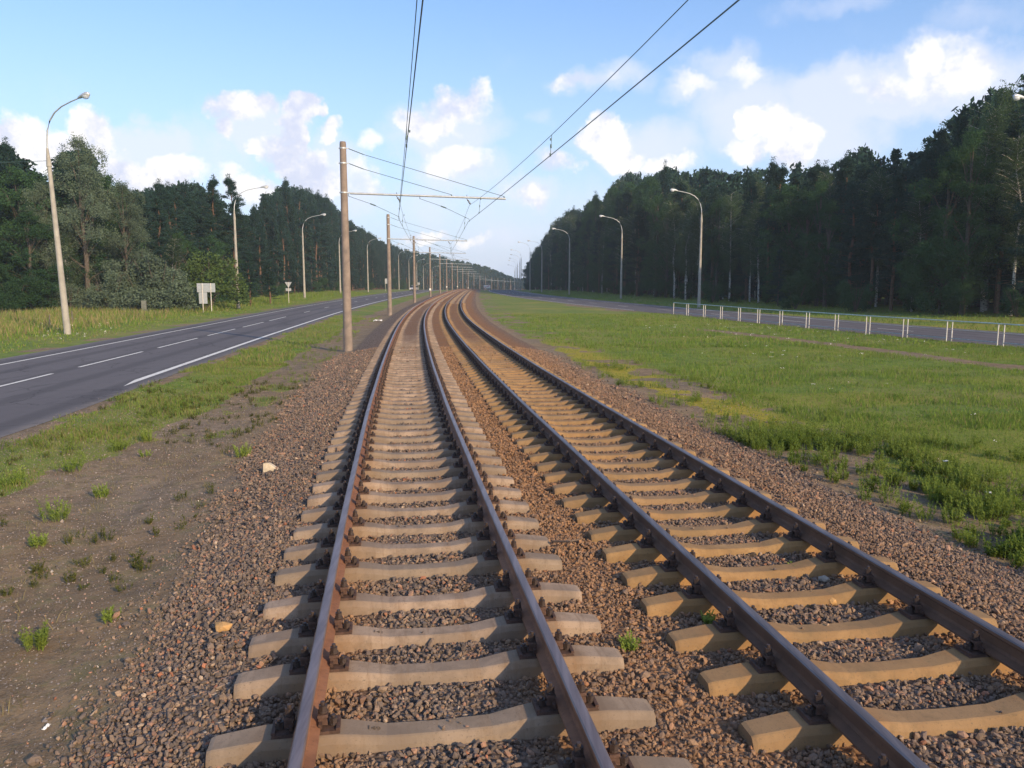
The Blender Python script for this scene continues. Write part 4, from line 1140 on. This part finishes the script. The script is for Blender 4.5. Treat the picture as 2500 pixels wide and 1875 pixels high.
# ------------------------------------------------------------------ railing along the right road
FY = [79.5, 77.0, 72, 65.1, 58.7, 53.0, 46.7, 40.8, 38.1, 30, 20]
FX = [14.8, 15.35, 16.65, 18.05, 19.15, 20.45, 21.6, 22.9, 23.5, 25.3, 27.5]
fy = np.arange(76.9, 24, -.05); fx = smooth(spline(FY[::-1], FX[::-1], fy), 81)
fs = np.concatenate([[0], np.cumsum(np.hypot(np.diff(fx), np.diff(fy)))])
def fpt(s, zoff):
    x = float(np.interp(s, fs, fx)); y = float(np.interp(s, fs, fy)); return (x, y, float(zr(y)) - .5 + zoff)
t_ = tag(empty('metal_railing', (0, 0, 0)), 'long low metal railing with paired white posts in front of the right road', 'railing')
b_ = MB(); b_.tube([fpt(s, 1.14) for s in np.arange(-.0, fs[-1], 1.0)], .030, 8); b_.build('top_rail', m_teal, t_, smooth_=True)
s = 0.0; pan = 3.3; gap = .36; k = 0
while s + pan < fs[-1]:
    for q in (s, s + pan - gap):
        if k == 0 or True:
            b_ = MB(); p0, p1 = fpt(q, -.15), fpt(q, 1.115); b_.tube([p0, p1], .028, 8); b_.build('post', m_fpost, t_, smooth_=True)
    b_ = MB(); b_.tube([fpt(s, .24), fpt(s + pan - gap, .24)], .026, 6); b_.build('lower_bar', m_fbar, t_)
    b_ = MB(); b_.tube([fpt(s, .70), fpt(s + pan - gap, .70)], .013, 5); b_.build('middle_bar', m_fpost, t_)
    s += pan; k += 1

# ------------------------------------------------------------------ oncoming car
cy = 243.0; cx_, _ = trk(cy, -9.9); cx_ = -29.6
t_ = tag(empty('parked_car', (cx_, cy, float(zr(cy)) - .45), -.08), 'silver car coming toward the camera on the left road, behind the third pole', 'car')
t_.name = 'oncoming_car'
b_ = MB(); b_.poly([(-.92, -2.2, .35), (-.92, 2.2, .35), (-.92, 2.25, .95), (-.90, 1.9, 1.1), (-.90, -1.1, 1.08), (-.90, -2.1, .88), (-.92, -2.28, .62)], (1.84, 0, 0)); b_.build('body', m_carp, t_)
b_ = MB(); b_.poly([(-.80, -1.15, 1.06), (-.80, 1.85, 1.06), (-.72, 1.5, 1.60), (-.72, -.35, 1.62)], (1.5, 0, 0)); b_.build('windows', m_cglass, t_)
b_ = MB(); b_.box((0, .55, 1.64), (1.4, 2.0, .06), 0, .9); b_.build('roof', m_carp, t_)
for sx_ in (-.85, .85):
    for sy_ in (-1.4, 1.4):
        b_ = MB(); b_.tube([(sx_-.1, sy_, .33), (sx_+.1, sy_, .33)], .33, 14); b_.build('wheel', m_blk, t_)
    b_ = MB(); b_.box((sx_*.78, -2.24, .78), (.36, .12, .16)); b_.build('headlight', m_clight, t_)
b_ = MB(); b_.box((0, -2.28, .55), (1.0, .05, .2)); b_.build('grille', m_blk, t_)

# ------------------------------------------------------------------ trees
def leaf_quads(C, n_per, spread, size, elong=(1, 1, 1), droop=0.0, up=False):
    """leaf-sized quads around cluster centres"""
    n = len(C)*n_per; c = np.repeat(C, n_per, 0)
    off = rng.normal(size=(n, 3)) * spread * np.array(elong)
    if droop: off[:, 2] = -np.abs(off[:, 2]) * droop + spread*.3
    p = c + off
    M = rotmats(n); s = size * rng.uniform(.6, 1.3, n)[:, None]
    a = M[:, :, 0]*s; b_ = M[:, :, 1]*s*.62
    if up: a[:, 2] = np.abs(a[:, 2])
    V = np.stack([p-a, p+b_, p+a, p-b_], 1).reshape(-1, 3)
    return V, (np.arange(n)*4)[:, None] + np.array([0, 1, 2, 3])
def make_tree(kind, seed):
    """returns (trunk mesh, crown mesh, height)"""
    global rng
    keep = rng; rng = np.random.default_rng(seed); rd = random.Random(seed)
    T = MB(); C = []
    if kind in ('pine', 'edgepine'):
        H = 18.0; bend = [(rd.uniform(-.25, .25), rd.uniform(-.25, .25)) for _ in range(6)]
        pts = [(bend[i][0]*i/3, bend[i][1]*i/3, H*.97*i/5) for i in range(6)]
        T.tube([(0, 0, -.5)] + pts, [.24, .22, .19, .16, .12, .08, .03], 8)
        lo = .42 if kind == 'pine' else .14
        nb = 84 if kind == 'pine' else 105
        for i in range(nb):
            t_ = lo + (1-lo) * (rd.random()**.8)
            k = min(int(t_*5), 4); f = t_*5 - k
            bx = pts[k][0]*(1-f) + pts[k+1][0]*f; by = pts[k][1]*(1-f)+pts[k+1][1]*f; bz = H*.97*t_
            rel = (t_-lo)/(1-lo)
            L = (1.0-rel)**.85 * rd.uniform(1.2, 3.1) + .22
            if rd.random() < .12: L *= 1.35
            if rel < .15 and kind == 'pine': L *= .7
            a = rd.uniform(0, 2*math.pi); rise = rd.uniform(-.12, .30) + .35*rel
            ex, ey, ez = bx+math.cos(a)*L, by+math.sin(a)*L, bz+L*rise
            T.tube([(bx, by, bz), (ex, ey, ez)], [.035, .012], 3, False)
            for q in range(7):
                w = .35 + .65*rd.random()
                C.append((bx+(ex-bx)*w+rd.gauss(0, .16*L*w), by+(ey-by)*w+rd.gauss(0, .16*L*w), bz+(ez-bz)*w+rd.gauss(0, .10)))
        for q in range(5): C.append((pts[-1][0], pts[-1][1], H + .3 - .3*q))
        V, F = leaf_quads(np.array(C), 50, .19, .072, (1, 1, .6), 0, True)
        mat, bark = m_pine, m_bark
    elif kind == 'spruce':
        H = 17.0
        T.tube([(0, 0, -.5), (0, 0, H)], [.2, .02], 8)
        for i in range(130):
            t_ = .10 + .9*rd.random(); L = (1-t_)*3.1*rd.uniform(.7, 1.1)+.12; a = rd.uniform(0, 6.28)
            for q in range(5):
                w = .25+.75*rd.random(); C.append((math.cos(a)*L*w, math.sin(a)*L*w, H*t_ - .25*L*w + rd.gauss(0, .05)))
        C.append((0, 0, H-.1)); V, F = leaf_quads(np.array(C), 26, .17, .12, (1, 1, .5)); mat, bark = m_pine, m_dbark
    elif kind in ('birch', 'birch2'):
        H = 18.0; lean = rd.uniform(-.8, .8)
        pts = [(lean*(i/5)**1.4, rd.uniform(-.12, .12)*i, H*.93*i/5) for i in range(6)]
        T.tube([(0, 0, -.5)] + pts, [.17, .15, .13, .105, .08, .05, .02], 8)
        lo = .32
        for i in range(92):
            t_ = lo + (1-lo)*rd.random(); k = min(int(t_*5), 4); f = t_*5-k
            bx = pts[k][0]*(1-f)+pts[k+1][0]*f; by = pts[k][1]*(1-f)+pts[k+1][1]*f; bz = H*.93*t_
            rel = (t_-lo)/(1-lo); L = (.55 + 1.9*math.sin(math.pi*min(1, (1-rel)*.9+.08)))*rd.uniform(.6, 1.15)*.92; a = rd.uniform(0, 6.28); rise = rd.uniform(.3, .9)
            T.tube([(bx, by, bz), (bx+math.cos(a)*L*.6, by+math.sin(a)*L*.6, bz+L*.5*rise), (bx+math.cos(a)*L, by+math.sin(a)*L, bz+L*rise*.7)], [.022, .014, .006], 3, False)
            for q in range(5):
                w = .3+.75*rd.random(); C.append((bx+math.cos(a)*L*w+rd.gauss(0, .12), by+math.sin(a)*L*w+rd.gauss(0, .12), bz+L*rise*.6*min(1, w*1.3)))
        C.append((pts[-1][0], pts[-1][1], H*.97))
        V, F = leaf_quads(np.array(C), 46, .20, .066, (1, 1, 2.3), 1.6); mat, bark = m_birch, m_bbark
    elif kind in ('willow', 'broad', 'aspen'):
        H = {'willow': 17.0, 'broad': 14.0, 'aspen': 17.0}[kind]
        T.tube([(0, 0, -.5), (.1, 0, H*.3), (-.1, .1, H*.6), (0, 0, H*.92)], [.26, .2, .13, .03], 8)
        nb = 38; lobes = []
        for i in range(nb):
            t_ = .07 + .89*rd.random(); wmax = {'willow': 3.0, 'broad': 3.6, 'aspen': 2.5}[kind]
            prof = math.sin(math.pi*min(.97, max(.20, (t_+.06)/1.08)))**.6
            a = rd.uniform(0, 6.28); r_ = wmax*prof*rd.uniform(.35, .95)
            lobes.append((math.cos(a)*r_, math.sin(a)*r_, H*t_, rd.uniform(.7, 1.35)*(.55+.6*prof)))
            T.tube([(0, 0, H*t_*.72), (math.cos(a)*r_*.6, math.sin(a)*r_*.6, H*t_*.93), (math.cos(a)*r_, math.sin(a)*r_, H*t_)], [.06, .035, .012], 4, False)
        lobes.append((0, 0, H*.95, .8))
        for (lx, ly, lz, lr) in lobes:
            for q in range(22):
                v = rng.normal(size=3); v /= np.linalg.norm(v); rr_ = lr*rd.uniform(.55, 1.05)
                C.append((lx+v[0]*rr_, ly+v[1]*rr_, lz+v[2]*rr_*.85))
        V, F = leaf_quads(np.array(C), 40, .17, .068 if kind != 'broad' else .08, (1, 1, 1.3 if kind == 'willow' else 1))
        mat = {'willow': m_willow, 'broad': m_broad, 'aspen': m_broad}[kind]; bark = m_dbark
    elif kind in ('bush', 'silverbush', 'yellowbush'):
        H = 4.0
        for i in range(9):
            a = rd.uniform(0, 6.28); T.tube([(0, 0, -.2), (math.cos(a)*.6, math.sin(a)*.6, 1.6), (math.cos(a)*1.1, math.sin(a)*1.1, 3.0)], [.05, .03, .01], 4, False)
        for i in range(20):
            a = rd.uniform(0, 6.28); r_ = rd.uniform(0, 1.5); lz = rd.uniform(.5, 3.5)*(1-.12*r_); lr = rd.uniform(.4, .75)
            for q in range(18):
                v = rng.normal(size=3); v /= np.linalg.norm(v); rr_ = lr*rd.uniform(.5, 1.05)
                C.append((math.cos(a)*r_+v[0]*rr_, math.sin(a)*r_+v[1]*rr_, max(.1, lz+v[2]*rr_)))
        V, F = leaf_quads(np.array(C), 26, .14, .07)
        mat = {'bush': m_broad, 'silverbush': m_willow, 'yellowbush': m_yel}[kind]; bark = m_dbark
    crown = mesh_np('crown', V, F, mat)
    rng = keep
    return T.mesh('trunk', bark, True), crown, H
PROTO = {}
for kind, ns in (('pine', 3), ('edgepine', 3), ('spruce', 1), ('birch', 3), ('willow', 1), ('broad', 2), ('aspen', 2), ('bush', 2), ('silverbush', 1), ('yellowbush', 1)):
    PROTO[kind] = [make_tree(kind, 100 + 7*i + len(kind)*31) for i in range(ns)]
LOOK = {'pine': ('tall dark pine', 'pine tree', 'pine_tree'), 'edgepine': ('dense low-branched pine', 'pine tree', 'pine_tree'), 'spruce': ('pointed dark spruce', 'spruce tree', 'spruce_tree'),
        'birch': ('slender white-trunked birch', 'birch tree', 'birch_tree'), 'willow': ('silvery loose-crowned willow', 'tree', 'willow_tree'), 'broad': ('round leafy green tree', 'tree', 'leafy_tree'),
        'aspen': ('tall narrow leafy tree', 'tree', 'leafy_tree'), 'bush': ('green leafy bush', 'bush', 'leafy_bush'), 'silverbush': ('silvery green bush', 'bush', 'leafy_bush'), 'yellowbush': ('yellow-green bush', 'bush', 'leafy_bush')}
TREES = []     # kind, x, y, height, side
def pxx(x, y): return (1250 + 1950 * x / y) / 1.1302
def ptop(px, py, x, y):
    """height above the ground that puts a tree's top at reading height py"""
    dy = math.cos(PITCH) + (937.5 - py*1.1302)/1950*math.sin(PITCH); dz = -math.sin(PITCH) + (937.5 - py*1.1302)/1950*math.cos(PITCH)
    return CAMZ + dz/dy*y - gl(x, y)
SILL = [(-60, 300), (0, 305), (40, 318), (80, 345), (120, 398), (145, 352), (180, 318), (220, 325), (250, 372), (270, 408), (300, 408), (345, 402), (395, 400), (440, 396), (478, 412), (500, 458), (530, 470), (565, 452), (590, 412), (635, 398), (680, 412), (720, 432), (740, 458), (780, 492),
        (830, 522), (880, 542), (930, 550), (980, 562), (1050, 576), (1090, 592), (1120, 604)]
SILR = [(1135, 560), (1150, 545), (1165, 524), (1180, 503), (1200, 474), (1230, 450), (1258, 452), (1278, 425), (1300, 430), (1318, 395), (1350, 372), (1400, 372), (1440, 362), (1480, 368), (1520, 362), (1560, 366), (1640, 358), (1680, 352), (1720, 352), (1750, 345), (1800, 335), (1840, 314), (1870, 334), (1930, 318), (1968, 328), (1990, 292),
        (2020, 240), (2060, 210), (2120, 178), (2150, 188), (2190, 138), (2215, 120), (2300, 85)]
def sil(px, L): return float(np.interp(px, [a for a, _ in L], [b for _, b in L]))
# left forest edge, running away from the camera
EL = [(-80, 62), (-62, 66), (-50, 72), (-43, 78), (-38, 86), (-37, 96), (-38.5, 110), (-41, 138), (-43, 170), (-45.5, 228), (-49, 300), (-51, 380), (-50, 440)]
ER = [(64, 22), (52, 40), (43.5, 56), (37.5, 72), (31.5, 100), (25.5, 122), (21, 150), (17.5, 190), (14.5, 232), (11.0, 280), (8.2, 330), (7.0, 380), (7.5, 410)]
def walk(path, step):
    P_ = np.array(path, float); d = np.concatenate([[0], np.cumsum(np.hypot(*np.diff(P_, axis=0).T))])
    s = 0; out = []
    while s < d[-1]:
        x, y = np.interp(s, d, P_[:, 0]), np.interp(s, d, P_[:, 1])
        x2, y2 = np.interp(s+1, d, P_[:, 0]), np.interp(s+1, d, P_[:, 1])
        n = np.array([-(y2-y), x2-x]); n /= np.linalg.norm(n)+1e-9
        out.append((x, y, n)); s += step(y)
    return out
rt = random.Random(21)
for row in range(3):
    for (x, y, n) in walk(EL, lambda y: 3.1 + .010*max(0, y-60) + row*.3):
        o_ = 1.2 + row*3.6 + rt.uniform(-.8, .8)
        X, Y = x + n[0]*o_ + rt.uniform(-.7, .7), y + n[1]*o_ + rt.uniform(-.9, .9)
        px = pxx(X, Y)
        if px < -110 or px > 1118: continue
        if px < 275: kind = rt.choice(['aspen', 'broad', 'aspen', 'birch', 'broad'] if row < 2 else ['pine', 'aspen'])
        elif px < 500: kind = rt.choice(['edgepine', 'broad', 'pine', 'edgepine', 'birch'] if row == 0 else ['pine', 'pine', 'edgepine'])
        else: kind = rt.choice(['edgepine', 'edgepine', 'pine', 'spruce'] if row == 0 else ['pine', 'pine', 'edgepine'])
        h = ptop(px, sil(px, SILL), X, Y)
        f = (.62, .95, 1.0)[row] if kind not in ('pine',) else (.85, .97, 1.0)[row]
        TREES.append((kind, X, Y, h*f*rt.uniform(.84, 1.06), 'left'))
for row in range(3):
    for (x, y, n) in walk(ER, lambda y: 3.0 + .008*max(0, y-60) + row*.3):
        o_ = 1.0 + row*3.4 + rt.uniform(-.8, .8)
        X, Y = x - n[0]*o_ + rt.uniform(-.7, .7), y - n[1]*o_ + rt.uniform(-.9, .9)
        px = pxx(X, Y)
        if px < 1128 or px > 2330: continue
        if px < 1560: kind = rt.choice(['birch', 'aspen', 'pine', 'birch', 'aspen', 'edgepine'] if row < 2 else ['pine', 'birch', 'edgepine'])
        else: kind = rt.choice(['aspen', 'birch', 'edgepine', 'pine', 'broad', 'edgepine'] if row == 0 else ['pine', 'pine', 'spruce', 'birch', 'edgepine'])
        h = ptop(px, sil(px, SILR), X, Y)
        f = (.82, .93, .98)[row]
        TREES.append((kind, X, Y, h*f*rt.uniform(.84, 1.07), 'right'))
# trees that stand out
TREES += [('willow', -42.2, 80, 17.0, 'left'), ('willow', -39.6, 83, 13.0, 'left'), ('willow', -45.5, 79, 12.5, 'left'), ('silverbush', -34.6, 78.5, 6.6, 'left'), ('silverbush', -38.7, 77.3, 4.6, 'left'), ('silverbush', -33.4, 78.0, 5.2, 'left'), ('silverbush', -36.0, 78.2, 5.4, 'left'),
          ('yellowbush', -32.3, 85.5, 7.2, 'left'), ('yellowbush', -33.8, 84.5, 6.0, 'left'), ('edgepine', -31.6, 97.0, 6.5, 'left'), ('edgepine', -29.8+-1.5, 104, 5.6, 'left'),
          ('pine', -38.6, 112, 17.0, 'left'), ('pine', -41.0, 112, 16.8, 'left'), ('spruce', 30.8, 93, 6.4, 'right'), ('bush', 30.4, 86, 4.0, 'right'), ('bush', 33.4, 78, 3.6, 'right'), ('bush', 26.5, 106, 3.4, 'right')]
for (x, y, n) in walk(EL, lambda y: 4.4 + .03*max(0, y-60)):
    X, Y = x + n[0]*-.4 + rt.uniform(-.6, .6), y + n[1]*-.4 + rt.uniform(-.6, .6)
    px = pxx(X, Y)
    if -60 < px < 1000: TREES.append((rt.choice(['bush', 'bush', 'silverbush', 'yellowbush'] if px < 520 else ['bush', 'edgepine']), X, Y, rt.uniform(2.6, 5.0), 'left'))
for (x, y, n) in walk(ER, lambda y: 5.5 + .03*max(0, y-60)):
    X, Y = x + rt.uniform(.2, 2.0), y
    px = pxx(X, Y)
    if 1140 < px < 2260: TREES.append(('bush', X, Y, rt.uniform(1.6, 3.8), 'right'))
# labels: kind, side, between which lamp posts, ordinal from the left
MARKS = {'left': [pxx(L[0], L[1]) for L in LL[:4]], 'right': sorted(pxx(L[0], L[1]) for L in RL[1:4])}
def place_words(side, px):
    if side == 'left':
        m = MARKS['left']
        if px < m[0]: return 'left of the nearest left lamp'
        if px < m[1]: return 'between first and second left lamps'
        if px < m[2]: return 'between second and third left lamps'
        if px < m[3]: return 'between third and fourth left lamps'
        return 'right of the nearest line pole'
    m = MARKS['right']
    if px < m[0]: return 'left of the third railing-side lamp'
    if px < m[1]: return 'between the farther two right lamps'
    if px < m[2]: return 'between the nearer two right lamps'
    return 'behind the metal railing'
def ordinal(n):
    if n < 20: return ORD[n]
    k = n + 1; return '%d%s' % (k, 'th' if k % 100 in (11, 12, 13) else {1: 'st', 2: 'nd', 3: 'rd'}.get(k % 10, 'th'))
count = {}
TREES.sort(key=lambda t: pxx(t[1], t[2]))
first_tree = {}
for (kind, X, Y, h, side) in TREES:
    k = rt.randrange(len(PROTO[kind])); tm, cm, H0 = PROTO[kind][k]
    look, cat, name = LOOK[kind]
    o = empty(name, (X, Y, gl(X, Y)), rt.uniform(0, 6.28))
    sc_ = h / H0; w = sc_**.6 * rt.uniform(.9, 1.12) if 'bush' not in kind else sc_ * rt.uniform(.9, 1.3)
    if kind == 'edgepine' and h < 8: w = .55
    o.scale = (w, w, sc_)
    link('trunk', tm, o); link('crown', cm, o)
    where = place_words(side, pxx(X, Y)); key = (look, where)
    count[key] = count.get(key, -1) + 1
    tag(o, '%s %s, %s such from the left' % (look, where, ordinal(count[key])), cat, 'trees of the %s forest edge' % side)

# the woods behind the edge trees: one mass of simpler trees
def simple_tree(kind, seed, H=18):
    global rng
    keep = rng; rng = np.random.default_rng(seed); rd = random.Random(seed)
    T = MB(); T.tube([(0, 0, -.5), (rd.uniform(-.3, .3), 0, H*.55), (0, 0, H*.97)], [.22, .15, .03], 5)
    C = []
    for i in range(85):
        t_ = (.40 if kind == 'pine' else .12) + (.60 if kind == 'pine' else .88)*rd.random(); rel = (1-t_)
        r_ = (.5 + 4.0*rel**.8)*rd.random()**.6 if kind == 'pine' else (.2+3.0*rel)*rd.random()**.5
        a = rd.uniform(0, 6.28); C.append((math.cos(a)*min(r_, 2.7), math.sin(a)*min(r_, 2.7), H*t_+rd.gauss(0, .2)))
    C.append((0, 0, H))
    V, F = leaf_quads(np.array(C), 9, .36, .34, (1, 1, .6), 0, True)
    rng = keep
    tv = np.array(T.v); tf = [f for f in T.f if len(f) == 4]
    return V, F, tv, np.array(tf)
ST = [simple_tree('pine', 5), simple_tree('pine', 6), simple_tree('spruce', 7)]
def wood(name, pts, label):
    pts = pts + [(X + rt.uniform(-2, 2), Y + rt.uniform(-2, 2), rt.uniform(3.5, 9)) for (X, Y, h) in pts] + [(X + rt.uniform(-2, 2), Y + rt.uniform(-2, 2), rt.uniform(2.5, 6)) for (X, Y, h) in pts if Y < 200]
    Vs, Fs, mi, n0 = [], [], [], 0
    for (X, Y, h) in pts:
        V, F, tv, tf = ST[rt.randrange(3) if h > 9.5 else 2]; a = rt.uniform(0, 6.28); c, s = math.cos(a), math.sin(a); k = h/18.0
        for (v, f, m_) in ((V, F, 0), (tv, tf, 1)):
            vv = np.stack([v[:, 0]*c - v[:, 1]*s + X, v[:, 0]*s + v[:, 1]*c + Y, v[:, 2]*k + gl(X, Y)], 1)
            Vs.append(vv); Fs.append(f+n0); mi.append(np.full(len(f), m_)); n0 += len(vv)
    me = mesh_np(name, np.concatenate(Vs), np.concatenate(Fs), [m_pine, m_bark], np.concatenate(mi))
    tag(link(name, me), label, 'woods', None, 'stuff')
pts = []
for row in range(3, 9):
    for (x, y, n) in walk(EL, lambda y: 4.2 + .01*y):
        o_ = 1.2 + row*3.6; X, Y = x+n[0]*o_+rt.uniform(-1.2, 1.2), y+n[1]*o_+rt.uniform(-1.2, 1.2); px = pxx(X, Y)
        if px < -250 or px > 1118: continue
        pts.append((X, Y, ptop(px, sil(max(px, -60), SILL), X, Y)*rt.uniform(.88, .99)))
wood('left_woods', pts, 'dim mass of pines deep inside the left-hand forest')
pts = []
for row in range(3, 9):
    for (x, y, n) in walk(ER, lambda y: 4.0 + .01*y):
        o_ = 1.0 + row*3.5; X, Y = x-n[0]*o_+rt.uniform(-1.2, 1.2), y-n[1]*o_+rt.uniform(-1.2, 1.2); px = pxx(X, Y)
        if px < 1132: continue
        pts.append((X, Y, ptop(px, sil(min(px, 2300), SILR), X, Y)*rt.uniform(.86, .98) if px < 2300 else rt.uniform(17, 20)))
wood('right_woods', pts, 'dark mass of pines deep inside the right-hand forest')
# far forest that closes the view round the bend
pts = []
FARP = [(-56, 430), (-50, 480), (-40, 530), (-26, 590), (-8, 650), (16, 720), (50, 800), (110, 880), (200, 930)]
for row in range(0, 4):
    for (x, y, n) in walk(FARP, lambda y: 5.0):
        X, Y = x+n[0]*row*5+rt.uniform(-2, 2), y+n[1]*row*5+rt.uniform(-2, 2); px = pxx(X, Y)
        top = sil(px, SILL) if px < 1120 else 606
        pts.append((X, Y, max(10, min(26, ptop(px, top, X, Y)))*rt.uniform(.9, 1.02)))
wood('far_woods', pts, 'blue-green distant forest closing the view where the line bends')

# ------------------------------------------------------------------ the air of the summer evening
b_ = MB(); b_.box((0, 450, 6), (1300, 1060, 50))
hm = bpy.data.materials.new('haze_air'); hm.use_nodes = True
H_ = NT(hm.node_tree)
for nd in list(hm.node_tree.nodes): hm.node_tree.nodes.remove(nd)
pv = H_.n('ShaderNodeVolumePrincipled'); pv.inputs['Color'].default_value = (.72, .87, 1.0, 1); pv.inputs['Density'].default_value = .00036
pv.inputs['Anisotropy'].default_value = .0
ho = H_.n('ShaderNodeOutputMaterial'); H_.l(pv.outputs[0], ho.inputs['Volume'])
tag(b_.build('haze', hm), 'thin bluish summer haze over the whole place', 'haze', None, 'stuff')
